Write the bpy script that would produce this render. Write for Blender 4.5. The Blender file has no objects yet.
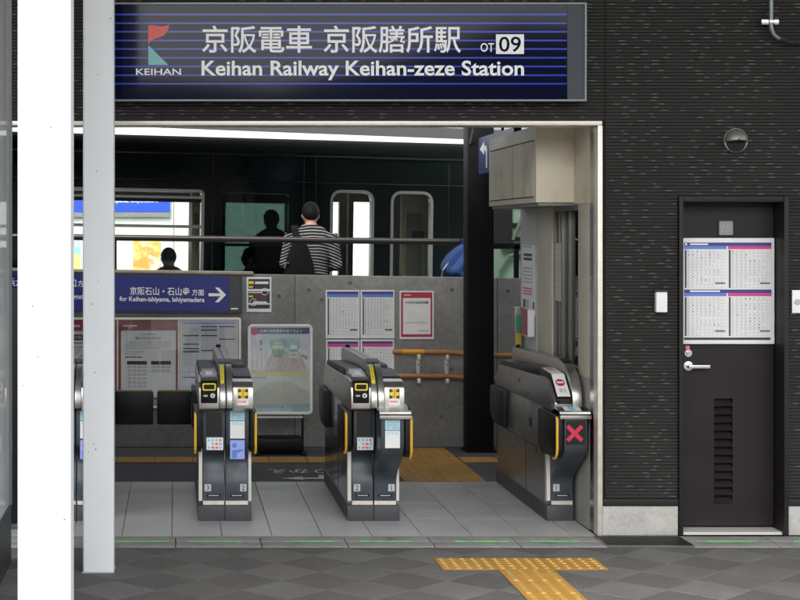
import bpy, bmesh, math, random
from mathutils import Vector, Matrix
R = math.radians
random.seed(7)
S = bpy.context.scene
COL = S.collection

# ------------------------------------------------------------------ camera, sky, sun, exposure
F, H = 1575.0, 1.89                      # focal length in photo pixels, eye height above the paving
VX, VY = 174.0, 233.0                    # where straight-ahead falls in the 800 x 600 photo
cd = bpy.data.cameras.new('camera'); cam = bpy.data.objects.new('camera', cd); COL.objects.link(cam)
cam.location = (0, 0, H); cam.rotation_euler = (R(90), 0, 0)
cd.sensor_width = 36; cd.lens = F / 800 * 36
cd.shift_x = (400 - VX) / 800; cd.shift_y = -(300 - VY) / 800
cd.clip_start = 0.1; cd.clip_end = 2000
S.camera = cam

w = bpy.data.worlds.new('World'); S.world = w; w.use_nodes = True
nt = w.node_tree; nt.nodes.clear()
sky = nt.nodes.new('ShaderNodeTexSky'); sky.sky_type = 'NISHITA'; sky.sun_disc = False
sky.sun_elevation = R(52); sky.sun_rotation = R(205); sky.dust_density = 4; sky.air_density = 1.2; sky.ozone_density = 1
hs = nt.nodes.new('ShaderNodeHueSaturation'); hs.inputs['Saturation'].default_value = 0.27
bg = nt.nodes.new('ShaderNodeBackground'); bg.inputs['Strength'].default_value = 0.15
wo = nt.nodes.new('ShaderNodeOutputWorld')
nt.links.new(sky.outputs[0], hs.inputs['Color']); nt.links.new(hs.outputs[0], bg.inputs[0]); nt.links.new(bg.outputs[0], wo.inputs[0])

sl = bpy.data.lights.new('sun', 'SUN'); sl.energy = 0.55; sl.angle = R(14); sl.color = (1, .97, .93)
so = bpy.data.objects.new('sun', sl); COL.objects.link(so)
so.rotation_euler = (R(38), 0, R(-25)); so.location = (-6, -12, 14)

S.view_settings.view_transform = 'Standard'; S.view_settings.look = 'None'
S.view_settings.gamma = 1; S.view_settings.use_curve_mapping = False
S.view_settings.exposure = 2.0
S.cycles.max_bounces = 10; S.cycles.transparent_max_bounces = 16; S.cycles.sample_clamp_indirect = 6

def W(px, py, Y):
    return ((px - VX) * Y / F, Y, H - (py - VY) * Y / F)
def XW(px, Y): return (px - VX) * Y / F
def ZW(py, Y): return H - (py - VY) * Y / F

# ------------------------------------------------------------------ materials
MATS = {}
def mat(name, col=(.5, .5, .5), rough=.5, metal=0, spec=.5, noise=0, nscale=8, bump=0, bscale=40, stretch=(1, 1, 1),
        rand=0, noise2=0, n2scale=60, coat=0, emit=None):
    if name in MATS: return MATS[name]
    m = bpy.data.materials.new(name); m.use_nodes = True; MATS[name] = m
    t = m.node_tree; N = t.nodes; L = t.links
    b = N['Principled BSDF']
    b.inputs['Base Color'].default_value = (*col, 1); b.inputs['Roughness'].default_value = rough
    b.inputs['Metallic'].default_value = metal; b.inputs['Specular IOR Level'].default_value = spec
    b.inputs['Coat Weight'].default_value = coat
    if emit:
        b.inputs['Emission Color'].default_value = (*emit[0], 1); b.inputs['Emission Strength'].default_value = emit[1]
    if noise or bump or rand or noise2:
        tc = N.new('ShaderNodeTexCoord'); mp = N.new('ShaderNodeMapping'); mp.inputs['Scale'].default_value = stretch
        gm = N.new('ShaderNodeNewGeometry')
        L.new(gm.outputs['Position'], mp.inputs['Vector'])
        fac = None
        def addf(sock, amt):
            nonlocal fac
            ml = N.new('ShaderNodeMapRange'); ml.inputs['From Min'].default_value = .25; ml.inputs['From Max'].default_value = .75
            ml.inputs['To Min'].default_value = 1 - amt; ml.inputs['To Max'].default_value = 1 + amt
            L.new(sock, ml.inputs['Value'])
            if fac is None: fac = ml.outputs[0]
            else:
                mu = N.new('ShaderNodeMath'); mu.operation = 'MULTIPLY'; L.new(fac, mu.inputs[0]); L.new(ml.outputs[0], mu.inputs[1]); fac = mu.outputs[0]
        if noise:
            n = N.new('ShaderNodeTexNoise'); n.inputs['Scale'].default_value = nscale; n.inputs['Detail'].default_value = 6
            L.new(mp.outputs[0], n.inputs['Vector']); addf(n.outputs[0], noise)
            rr = N.new('ShaderNodeMapRange'); rr.inputs['To Min'].default_value = max(.02, rough - .12); rr.inputs['To Max'].default_value = min(1, rough + .12)
            L.new(n.outputs[0], rr.inputs['Value']); L.new(rr.outputs[0], b.inputs['Roughness'])
        if noise2:
            n = N.new('ShaderNodeTexNoise'); n.inputs['Scale'].default_value = n2scale; n.inputs['Detail'].default_value = 3
            L.new(mp.outputs[0], n.inputs['Vector']); addf(n.outputs[0], noise2)
        if rand:
            oi = N.new('ShaderNodeObjectInfo'); mr = N.new('ShaderNodeMapRange')
            mr.inputs['To Min'].default_value = .25; mr.inputs['To Max'].default_value = .75
            L.new(oi.outputs['Random'], mr.inputs['Value']); addf(mr.outputs[0], rand)
        if fac is not None:
            vm = N.new('ShaderNodeVectorMath'); vm.operation = 'SCALE'; vm.inputs[0].default_value = col
            L.new(fac, vm.inputs['Scale']); L.new(vm.outputs[0], b.inputs['Base Color'])
        if bump:
            n = N.new('ShaderNodeTexNoise'); n.inputs['Scale'].default_value = bscale; n.inputs['Detail'].default_value = 5
            L.new(mp.outputs[0], n.inputs['Vector'])
            bp = N.new('ShaderNodeBump'); bp.inputs['Strength'].default_value = bump; bp.inputs['Distance'].default_value = .01
            L.new(n.outputs[0], bp.inputs['Height']); L.new(bp.outputs[0], b.inputs['Normal'])
    return m

def stain(m, col, scale, lo, hi, stretch=(1, 1, 1), amt=.8):
    """weathering stains with a shape of their own, mixed over the base colour"""
    t = m.node_tree; N = t.nodes; L = t.links; b = N['Principled BSDF']
    gm = N.new('ShaderNodeNewGeometry'); mp = N.new('ShaderNodeMapping'); mp.inputs['Scale'].default_value = stretch
    n = N.new('ShaderNodeTexNoise'); n.inputs['Scale'].default_value = scale; n.inputs['Detail'].default_value = 7; n.inputs['Roughness'].default_value = .65
    L.new(gm.outputs['Position'], mp.inputs[0]); L.new(mp.outputs[0], n.inputs['Vector'])
    r = N.new('ShaderNodeMapRange'); r.inputs['From Min'].default_value = lo; r.inputs['From Max'].default_value = hi
    r.inputs['To Max'].default_value = amt; L.new(n.outputs[0], r.inputs['Value'])
    mx = N.new('ShaderNodeMix'); mx.data_type = 'RGBA'; mx.inputs[7].default_value = (*col, 1)
    L.new(r.outputs[0], mx.inputs[0])
    if b.inputs['Base Color'].is_linked: L.new(b.inputs['Base Color'].links[0].from_socket, mx.inputs[6])
    else: mx.inputs[6].default_value = b.inputs['Base Color'].default_value
    L.new(mx.outputs[2], b.inputs['Base Color'])
    return m

def glass(name, tint=(1, 1, 1), refl=.04, rough=.0, painted_haze=0):
    m = bpy.data.materials.new(name); m.use_nodes = True; t = m.node_tree; t.nodes.clear(); N = t.nodes; L = t.links
    tr = N.new('ShaderNodeBsdfTransparent'); tr.inputs[0].default_value = (*tint, 1)
    gl = N.new('ShaderNodeBsdfGlossy'); gl.inputs['Roughness'].default_value = rough
    fr = N.new('ShaderNodeFresnel'); fr.inputs['IOR'].default_value = 1.5
    mx = N.new('ShaderNodeMixShader'); o = N.new('ShaderNodeOutputMaterial')
    L.new(fr.outputs[0], mx.inputs[0]); L.new(tr.outputs[0], mx.inputs[1]); L.new(gl.outputs[0], mx.inputs[2])
    last = mx
    if painted_haze:
        df = N.new('ShaderNodeBsdfDiffuse'); df.inputs[0].default_value = (.75, .76, .76, 1)
        m2 = N.new('ShaderNodeMixShader'); m2.inputs[0].default_value = painted_haze
        L.new(mx.outputs[0], m2.inputs[1]); L.new(df.outputs[0], m2.inputs[2]); last = m2
    L.new(last.outputs[0], o.inputs[0])
    return m

M = {}
M['siding'] = mat('siding', (.0345, .0325, .0305), .6, spec=.3, noise=.18, nscale=3, noise2=.15, n2scale=150)
M['siding_chip_glint'] = mat('siding_chip_glint', (.092, .088, .084), .5)
M['dark_trim'] = mat('dark_trim', (.013, .0115, .0115), .5, spec=.3, noise=.2, nscale=10)
M['joint'] = mat('joint', (.01, .01, .01), .8)
M['plinth'] = stain(mat('plinth_concrete', (.42, .41, .38), .85, noise=.12, nscale=6, noise2=.12, n2scale=60, bump=.2, bscale=70), (.2, .19, .17), 5, .5, .75, amt=.6)
M['concrete'] = stain(stain(mat('concrete', (.205, .204, .192), .8, noise=.22, nscale=2.2, noise2=.16, n2scale=26, bump=.3, bscale=50),
                      (.12, .12, .11), 9, .62, .74, amt=.38), (.28, .275, .255), 4, .58, .8, (1, 1, .25), .3)
M['coping'] = mat('coping', (.34, .30, .22), .8, noise=.2, nscale=9)
M['alu'] = mat('aluminium', (.72, .68, .60), .42, .6, noise=.1, nscale=20)
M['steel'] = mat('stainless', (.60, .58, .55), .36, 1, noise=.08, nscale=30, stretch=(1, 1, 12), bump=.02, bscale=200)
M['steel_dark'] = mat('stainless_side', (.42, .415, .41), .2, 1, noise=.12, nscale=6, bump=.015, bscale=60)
M['vent_grey'] = mat('vent_grey', (.20, .195, .18), .4, .5)
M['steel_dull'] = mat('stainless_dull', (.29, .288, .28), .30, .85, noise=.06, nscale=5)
M['jamb'] = mat('jamb_steel', (.33, .32, .31), .24, 1, noise=.2, nscale=5, stretch=(1, 1, .4))
M['black'] = mat('black_plastic', (.006, .006, .007), .42, spec=.25, noise=.2, nscale=14)
M['black_gloss'] = mat('black_gloss', (.008, .008, .009), .12)
M['rubber'] = mat('rubber', (.02, .02, .02), .8)
M['panel'] = stain(mat('panel_bluegrey', (.045, .056, .068), .38, noise=.12, nscale=8), (.10, .115, .13), 9, .56, .75, (1, 1, .3), .6)
M['base'] = mat('gate_base', (.05, .053, .058), .5, noise=.15, nscale=12)
M['yellow'] = mat('yellow_plastic', (.75, .42, .03), .4)
M['yellow_lab'] = mat('yellow_label', (.85, .68, .03), .45)
M['white'] = mat('white_print', (.80, .80, .79), .5)
M['paper'] = mat('paper', (.78, .78, .77), .6, noise=.05, nscale=12)
M['post'] = stain(mat('post_paint', (.80, .82, .83), .38, noise=.03, nscale=3, noise2=.02, n2scale=300, bump=.02, bscale=350), (.5, .5, .48), 14, .70, .8, amt=.35)
M['beige'] = mat('beige_paint', (.72, .66, .53), .5, noise=.05, nscale=3)
stain(M['beige'], (.36, .25, .12), 2.6, .56, .78, (1, 1, .7), .55)
M['beige_dark'] = mat('beige_frame', (.52, .48, .39), .5, noise=.1, nscale=5)
M['seam'] = mat('seam_dirt', (.03, .025, .02), .8)
M['grey_frame'] = mat('window_frame', (.20, .195, .18), .4, .5)
M['tile'] = stain(mat('floor_tile', (.43, .43, .42), .33, noise=.08, nscale=3, noise2=.08, n2scale=180, rand=.06), (.2, .19, .17), 2.6, .55, .75, amt=.4)
M['grout'] = mat('grout', (.06, .06, .06), .9)
M['asphalt'] = mat('dark_paving', (.050, .050, .052), .75, noise=.15, nscale=2, noise2=.3, n2scale=160, bump=.3, bscale=200)
M['ground'] = mat('ground_asphalt', (.06, .06, .06), .9, noise=.2, nscale=1)
M['gutter'] = stain(mat('gutter_concrete', (.25, .245, .23), .8, noise=.15, nscale=6, noise2=.12, n2scale=90, rand=.08, bump=.2, bscale=90), (.09, .09, .085), 5, .52, .7, amt=.6)
M['green'] = mat('green_slot', (.12, .62, .13), .6, noise=.35, nscale=25)
M['grate'] = mat('grate', (.030, .031, .031), .5, .3)
M['paver_d'] = stain(mat('paver_dark', (.100, .095, .088), .8, noise=.15, nscale=4, noise2=.42, n2scale=130, rand=.12, bump=.35, bscale=200), (.05, .047, .043), 3, .55, .75, amt=.5)
M['paver_l'] = stain(mat('paver_light', (.130, .125, .117), .8, noise=.15, nscale=4, noise2=.38, n2scale=130, rand=.12, bump=.35, bscale=200), (.08, .075, .07), 3, .55, .75, amt=.5)
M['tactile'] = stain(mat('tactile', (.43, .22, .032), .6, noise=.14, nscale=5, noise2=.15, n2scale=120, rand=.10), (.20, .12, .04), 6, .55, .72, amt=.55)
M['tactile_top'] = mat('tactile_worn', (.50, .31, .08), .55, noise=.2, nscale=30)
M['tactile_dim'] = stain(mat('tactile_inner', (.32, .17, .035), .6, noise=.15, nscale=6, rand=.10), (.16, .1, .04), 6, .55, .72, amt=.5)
M['sign'] = mat('sign_face', (.003, .0045, .024), .06, noise=.0, spec=.27)
M['sign_line'] = mat('sign_line', (.02, .05, .52), .12)
M['sign_frame'] = mat('sign_frame', (.035, .042, .05), .4, .2)
M['sign_edge'] = mat('sign_edge', (.22, .24, .25), .35, .6)
M['signblue'] = mat('direction_blue', (.014, .022, .20), .3)
M['letters'] = mat('sign_letters', (.93, .93, .93), .25)
M['red'] = mat('logo_red', (.88, .15, .13), .4)
M['teal'] = mat('logo_teal', (.25, .58, .58), .4)
M['door'] = stain(mat('door_paint', (.0150, .0110, .0115), .45, spec=.28, noise=.12, nscale=4, bump=.03, bscale=250), (.10, .095, .09), 12, .70, .78, amt=.5)
M['handle'] = mat('handle_metal', (.75, .74, .72), .22, 1)
M['ink'] = mat('ink', (.04, .04, .05), .6)
M['ink_grey'] = mat('ink_grey', (.44, .44, .46), .6)
M['navy'] = mat('print_navy', (.05, .045, .24), .5)
M['blue'] = mat('print_blue', (.12, .22, .60), .5)
M['skyb'] = mat('print_sky', (.25, .55, .78), .5)
M['magenta'] = mat('print_magenta', (.62, .06, .22), .5)
M['crimson'] = mat('print_crimson', (.42, .03, .07), .45)
M['wine'] = stain(mat('print_wine', (.27, .045, .05), .4), (.42, .16, .15), 4, .5, .7, amt=.5)
M['lav'] = mat('print_lavender', (.34, .40, .85), .5)
M['pale'] = mat('print_pale', (.72, .78, .86), .5)
M['orange_rail'] = stain(mat('handrail_wood', (.36, .165, .05), .4, noise=.2, nscale=18, stretch=(.2, 1, 1)), (.10, .05, .025), 9, .5, .7, (.3, 1, 1), .6)
M['orange_tape'] = mat('orange_tape', (.70, .28, .02), .45)
M['train'] = mat('train_paint', (.0022, .0075, .0064), .10, noise=.15, nscale=2, bump=.6, bscale=1.3, spec=.5)
M['train_roof'] = mat('train_roof', (.003, .0035, .0035), .8, spec=.05)
M['train_in'] = mat('train_interior', (.58, .54, .42), .6)
M['train_floor'] = mat('train_floor', (.10, .09, .08), .6)
M['train_dark'] = mat('train_underframe', (.02, .02, .02), .8)
M['silver'] = mat('silver_frame', (.50, .50, .49), .35, .9)
M['seat'] = mat('train_seat', (.03, .10, .06), .9)
M['glass'] = glass('clear_glass', (.92, .95, .94))
M['glass_green'] = glass('green_glass', (.20, .28, .265))
M['glass_case'] = glass('case_glass', (.985, .985, .985))
M['glass_part'] = glass('partition_glass', (.72, .74, .74), painted_haze=.5)  # pale diffuse share stands in for the grey reflection at grazing view
M['column'] = mat('column_black', (.004, .004, .0045), .55, spec=.15, noise=.2)
M['ceil'] = mat('ceiling', (.62, .61, .58), .8, noise=.1)  # undersides kept pale so they bounce light
M['canopy'] = mat('canopy_soffit', (.62, .62, .60), .7)
M['skyline_dark'] = mat('skyline_dark', (.022, .032, .018), .95, noise=.4, nscale=.2)
M['farwall'] = mat('far_white_wall', (.60, .60, .56), .7, noise=.04, nscale=2)
M['farblue'] = mat('far_sign_blue', (.02, .07, .55), .4)
M['greenpane'] = mat('pale_green_pane', (.07, .115, .08), .5, noise=.15, nscale=2)
M['skin'] = mat('skin', (.42, .24, .17), .55, noise=.08, nscale=20)
M['hair'] = mat('hair', (.005, .0045, .004), .6, spec=.15, noise=.3, nscale=60, bump=.4, bscale=160)
M['cloth_dark'] = mat('cloth_dark', (.010, .010, .011), .9, spec=.08, noise=.2, nscale=30)
M['cloth_blue'] = mat('cloth_blue', (.007, .036, .135), .85, noise=.2, nscale=14, bump=.3, bscale=16)
M['cloth_grey'] = mat('cloth_grey', (.20, .20, .21), .9, noise=.2, nscale=20)
M['bag'] = mat('bag_black', (.005, .005, .006), .75, spec=.1, noise=.2, nscale=30, bump=.2, bscale=40)
def stripes():
    m = bpy.data.materials.new('striped_cloth'); m.use_nodes = True; t = m.node_tree; N = t.nodes; L = t.links; b = N['Principled BSDF']
    g = N.new('ShaderNodeTexCoord'); s = N.new('ShaderNodeSeparateXYZ'); n = N.new('ShaderNodeTexNoise'); n.inputs['Scale'].default_value = 5
    L.new(g.outputs['Object'], s.inputs[0]); L.new(g.outputs['Object'], n.inputs['Vector'])
    # stripes follow the height, sagging a little at the sides like knitted cloth
    ax = N.new('ShaderNodeMath'); ax.operation = 'MULTIPLY'; L.new(s.outputs[0], ax.inputs[0]); L.new(s.outputs[0], ax.inputs[1])
    a2 = N.new('ShaderNodeMath'); a2.operation = 'MULTIPLY_ADD'; a2.inputs[1].default_value = .8; L.new(ax.outputs[0], a2.inputs[0]); L.new(s.outputs[2], a2.inputs[2])
    a3 = N.new('ShaderNodeMath'); a3.operation = 'MULTIPLY_ADD'; a3.inputs[1].default_value = .03; L.new(n.outputs[0], a3.inputs[0]); L.new(a2.outputs[0], a3.inputs[2])
    k = N.new('ShaderNodeMath'); k.operation = 'MULTIPLY'; k.inputs[1].default_value = 1 / .027; L.new(a3.outputs[0], k.inputs[0])
    fr = N.new('ShaderNodeMath'); fr.operation = 'FRACT'; L.new(k.outputs[0], fr.inputs[0])
    gt = N.new('ShaderNodeMath'); gt.operation = 'GREATER_THAN'; gt.inputs[1].default_value = .66; L.new(fr.outputs[0], gt.inputs[0])
    mx = N.new('ShaderNodeMix'); mx.data_type = 'RGBA'; mx.inputs[6].default_value = (.014, .014, .017, 1); mx.inputs[7].default_value = (.24, .24, .237, 1)
    L.new(gt.outputs[0], mx.inputs[0]); L.new(mx.outputs[2], b.inputs['Base Color']); b.inputs['Roughness'].default_value = .9; b.inputs['Specular IOR Level'].default_value = .1
    return m
M['stripes'] = stripes()

# ------------------------------------------------------------------ lettering (converted once, while the scene is still small)
TXT = {}
def prep_texts(items):
    obs = []
    for s, off in items:
        c = bpy.data.curves.new('lettering', 'FONT'); c.body = s; c.size = 1; c.offset = off; c.resolution_u = 3
        o = bpy.data.objects.new('lettering', c); COL.objects.link(o); obs.append((s, o))
    bpy.context.view_layer.update(); dg = bpy.context.evaluated_depsgraph_get()
    for s, o in obs:
        me = bpy.data.meshes.new_from_object(o.evaluated_get(dg))
        v = [(p.co.x, p.co.y) for p in me.vertices]; f = [tuple(p.vertices) for p in me.polygons]
        TXT[s] = (v, f); bpy.data.meshes.remove(me)
    for s, o in obs:
        c = o.data; bpy.data.objects.remove(o); bpy.data.curves.remove(c)
SIGNS_BOLD = ['京阪電車', '京阪膳所駅', 'Keihan Railway Keihan-zeze Station', 'OT', '09', 'KEIHAN', '京阪石山・石山寺', '方面',
              'for Keihan-ishiyama, Ishiyamadera', 'びわ湖浜大津・坂本比叡山口', 'for Biwako-hamaotsu, Sakamoto-hieizanguchi', 'のりかえ', 'JR', '3', '2', '1', 'ICOCA', '専用',
              '大阪', 'WEB遅延証明書', '運賃改定のお知らせ', '大津の京阪電車を見てみよう', '電車・歩行者', '時刻表']
prep_texts([(s, .020 if (s.isascii() and len(s) > 6) else .011) for s in SIGNS_BOLD])

# ------------------------------------------------------------------ mesh helpers
WL = {}
def wl(o): return WL.get(o.name, Vector((0, 0, 0))) if o else Vector((0, 0, 0))

class MB:
    def __init__(s): s.v = []; s.f = []; s.m = []
    def add(s, verts, faces, mi=0):
        k = len(s.v); s.v += [tuple(p) for p in verts]
        for f in faces: s.f.append(tuple(i + k for i in f)); s.m.append(mi)
        return s
    def box(s, x0, x1, y0, y1, z0, z1, mi=0):
        v = [(x, y, z) for z in (z0, z1) for y in (y0, y1) for x in (x0, x1)]
        return s.add(v, [(0, 2, 3, 1), (4, 5, 7, 6), (0, 1, 5, 4), (2, 6, 7, 3), (0, 4, 6, 2), (1, 3, 7, 5)], mi)
    def loft(s, loops, mi=0, caps=True, close=False):
        n = len(loops[0]); k = len(s.v); v = [p for l in loops for p in l]; f = []
        rng = range(len(loops) if close else len(loops) - 1)
        for a in rng:
            b = (a + 1) % len(loops)
            for i in range(n):
                j = (i + 1) % n; f.append((a * n + i, a * n + j, b * n + j, b * n + i))
        if caps and not close: f += [tuple(range(n))[::-1], tuple(range((len(loops) - 1) * n, len(loops) * n))]
        return s.add(v, f, mi)
    def px(s, prof, x0, x1, mi=0): return s.loft([[(x0, y, z) for y, z in prof], [(x1, y, z) for y, z in prof]], mi)
    def py(s, prof, y0, y1, mi=0): return s.loft([[(x, y0, z) for x, z in prof], [(x, y1, z) for x, z in prof]], mi)
    def pz(s, prof, z0, z1, mi=0): return s.loft([[(x, y, z0) for x, y in prof], [(x, y, z1) for x, y in prof]], mi)
    def tube(s, pts, rad, n=10, mi=0, ell=None):
        pts = [Vector(p) for p in pts]
        if not isinstance(rad, (list, tuple)): rad = [rad] * len(pts)
        loops = []; ref = None
        for i, p in enumerate(pts):
            d = (pts[min(i + 1, len(pts) - 1)] - pts[max(i - 1, 0)]).normalized()
            if ref is None:
                ref = Vector((0, 0, 1)) if abs(d.z) < .9 else Vector((1, 0, 0))
            a = (ref - d * ref.dot(d)).normalized(); b = d.cross(a); ref = a
            loops.append([p + (a * math.cos(2 * math.pi * k / n) + b * math.sin(2 * math.pi * k / n)) * rad[i] for k in range(n)])
        return s.loft(loops, mi)
    def ell(s, c, r, n=16, m=10, mi=0):
        loops = []
        for j in range(1, m):
            th = math.pi * j / m
            loops.append([(c[0] + r[0] * math.sin(th) * math.cos(2 * math.pi * k / n), c[1] + r[1] * math.sin(th) * math.sin(2 * math.pi * k / n), c[2] - r[2] * math.cos(th)) for k in range(n)])
        return s.loft(loops, mi)
    def quad(s, px0, py0, px1, py1, Y, mi=0):
        a = W(px0, py0, Y); b = W(px1, py1, Y)
        return s.rect(a[0], b[0], b[2], a[2], Y, mi)
    def rect(s, x0, x1, z0, z1, y, mi=0):
        return s.add([(x0, y, z0), (x1, y, z0), (x1, y, z1), (x0, y, z1)], [(0, 1, 2, 3)], mi)
    def poly(s, pts, mi=0): return s.add(pts, [tuple(range(len(pts)))], mi)
    def text(s, t, org, U, V, mi=0):
        """fit lettering t into the box spanned by U (along) and V (up) from org"""
        v, f = TXT[t]
        x0 = min(p[0] for p in v); x1 = max(p[0] for p in v); y0 = min(p[1] for p in v); y1 = max(p[1] for p in v)
        org = Vector(org); U = Vector(U); V = Vector(V)
        return s.add([org + U * ((p[0] - x0) / (x1 - x0)) + V * ((p[1] - y0) / (y1 - y0)) for p in v], f, mi)
    def fit(s, t, org, hgt, mi=0):
        v, f = TXT[t]; y0 = min(p[1] for p in v); y1 = max(p[1] for p in v); xc = (min(p[0] for p in v) + max(p[0] for p in v)) / 2; k = hgt / (y1 - y0)
        return s.add([(org[0] + (p[0] - xc) * k, org[1], org[2] + (p[1] - y0) * k) for p in v], f, mi)
    def ptext(s, t, px0, py0, px1, py1, Y, mi=0):
        a = Vector(W(px0, py1, Y)); return s.text(t, a, Vector(W(px1, py1, Y)) - a, Vector(W(px0, py0, Y)) - a, mi)
    def build(s, name, mats, parent=None, bevel=0, smooth=False, seg=2, kind=None, center=True, angle=40):
        if not isinstance(mats, (list, tuple)): mats = [mats]
        me = bpy.data.meshes.new(name)
        xs = [p[0] for p in s.v]; ys = [p[1] for p in s.v]; zs = [p[2] for p in s.v]
        c = Vector(((min(xs) + max(xs)) / 2, (min(ys) + max(ys)) / 2, min(zs) if parent is None else (min(zs) + max(zs)) / 2)) if center else Vector((0, 0, 0))
        me.from_pydata([(p[0] - c.x, p[1] - c.y, p[2] - c.z) for p in s.v], [], s.f)
        for m in mats: me.materials.append(M[m] if isinstance(m, str) else m)
        for p, mi in zip(me.polygons, s.m): p.material_index = mi
        bm = bmesh.new(); bm.from_mesh(me)
        bmesh.ops.recalc_face_normals(bm, faces=bm.faces)
        if bevel:
            es = [e for e in bm.edges if len(e.link_faces) == 2 and e.calc_face_angle(0) > R(30)]
            bmesh.ops.bevel(bm, geom=es, offset=bevel, segments=seg, profile=.6, affect='EDGES', clamp_overlap=True)
        if smooth or bevel:
            for f in bm.faces: f.smooth = True
            for e in bm.edges:
                if len(e.link_faces) == 2 and e.calc_face_angle(0) > R(angle): e.smooth = False
        bm.to_mesh(me); bm.free()
        o = bpy.data.objects.new(name, me); COL.objects.link(o)
        o.parent = parent; o.location = c - wl(parent); WL[o.name] = c
        if kind: o['kind'] = kind
        return o

def thing(name, label, cat, loc=(0, 0, 0), group=None):
    o = bpy.data.objects.new(name, None); COL.objects.link(o); o.empty_display_size = .2
    o.location = loc; WL[o.name] = Vector(loc); tag(o, label, cat, group)
    return o
def tag(o, label, cat, group=None):
    o['label'] = label; o['category'] = cat
    if group: o['group'] = group
    return o
def copy_tree(o, parent=None):
    c = o.copy(); COL.objects.link(c); c.parent = parent
    for ch in list(o.children): copy_tree(ch, c)
    return c
def rrect(x0, x1, z0, z1, r, n=5):
    pts = []
    for cx, cz, a0 in ((x1 - r, z1 - r, 0), (x0 + r, z1 - r, 90), (x0 + r, z0 + r, 180), (x1 - r, z0 + r, 270)):
        for k in range(n + 1):
            a = R(a0 + 90 * k / n); pts.append((cx + r * math.cos(a), cz + r * math.sin(a)))
    return pts
def frame_ring(mb, outer, inner, y0, y1, mi=0):
    """a closed ring of rectangular section between two outlines in x,z, from y0 (front) to y1 (back)"""
    L = [[(x, y0, z) for x, z in outer], [(x, y0, z) for x, z in inner], [(x, y1, z) for x, z in inner], [(x, y1, z) for x, z in outer]]
    mb.loft(L, mi, close=True); return mb
def inst(src, loc, parent, name=None):
    o = bpy.data.objects.new(name or src.name.split('.')[0], src.data); COL.objects.link(o); o.parent = parent
    o.location = Vector(loc) - wl(parent); return o

# ================================================================== THE SETTING
YW = 9.85                                  # face of the station front
PXM = F / YW
MB().box(-300, 300, -300, 300, -.30, -.06).build('ground', 'ground')['kind'] = 'structure'
# paving of dark and light diamonds (square slabs laid at 45 degrees)
def paving_material():
    m = bpy.data.materials.new('paving_far'); m.use_nodes = True; t = m.node_tree; N = t.nodes; L = t.links; b = N['Principled BSDF']
    g = N.new('ShaderNodeNewGeometry'); mp = N.new('ShaderNodeMapping'); mp.inputs['Rotation'].default_value = (0, 0, R(45))
    ck = N.new('ShaderNodeTexChecker'); ck.inputs['Scale'].default_value = 1 / .318
    ck.inputs[1].default_value = (.094, .086, .077, 1); ck.inputs[2].default_value = (.132, .124, .113, 1)
    mp.inputs['Location'].default_value = (.045, .03, 0)
    L.new(g.outputs['Position'], mp.inputs[0]); L.new(mp.outputs[0], ck.inputs[0]); L.new(ck.outputs[0], b.inputs['Base Color']); b.inputs['Roughness'].default_value = .85
    return m
pave = MB().box(-14, 14, -6, 9.47, -.058, -.007).build('pavement', paving_material()); pave['kind'] = 'structure'
far_pave = MB().box(-14, 14, -6, 6.28, -.006, -.003).build('pavement', paving_material()); far_pave['kind'] = 'structure'
D = .45; h = D / 2 - .0022
def paver_mesh(m):
    return MB().loft([[(-h, 0, -.03), (0, -h, -.03), (h, 0, -.03), (0, h, -.03)], [(-h, 0, -.002), (0, -h, -.002), (h, 0, -.002), (0, h, -.002)],
                      [(-h + .003, 0, 0), (0, -h + .003, 0), (h - .003, 0, 0), (0, h - .003, 0)]]).build('paver', m, pave)
srcs = [paver_mesh('paver_d'), paver_mesh('paver_l')]
# slabs at the gutter edge are cut straight
def half_paver(m): return MB().loft([[(-h, 0, -.03), (0, -h, -.03), (h, 0, -.03)], [(-h, 0, 0), (0, -h, 0), (h, 0, 0)]]).build('paver', m, pave)
hs_ = [half_paver('paver_d'), half_paver('paver_l')]
first = [True] * 4
def put_paver(k, src, x, y):
    dz = -.015 + random.uniform(-.0012, .0006)
    if first[k]: src.location = Vector((x, y, dz)) - wl(pave); first[k] = False
    else: inst(src, (x, y, dz), pave)
YG = 9.466
for j in range(15):
    yc = YG - j * D / 2
    off = (j % 2) * D / 2
    for i in range(-4, 12):
        xc = .361 + i * D + off
        if yc < 6.3: continue
        lim = 1575 * (1.89) / max(.1, yc)
        pxx = VX + F * xc / yc
        if pxx < -170 or pxx > 1130: continue
        if j == 0:
            src = hs_[0]; s2 = 2
            o_h = Vector((xc, yc - h / 2 + .0, 0))
            put_paver(s2, src, xc, yc - h / 2)
        else: put_paver(j % 2, srcs[j % 2], xc, yc)
for k, src in enumerate(srcs + hs_):
    if first[k]: bpy.data.objects.remove(src)

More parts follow.
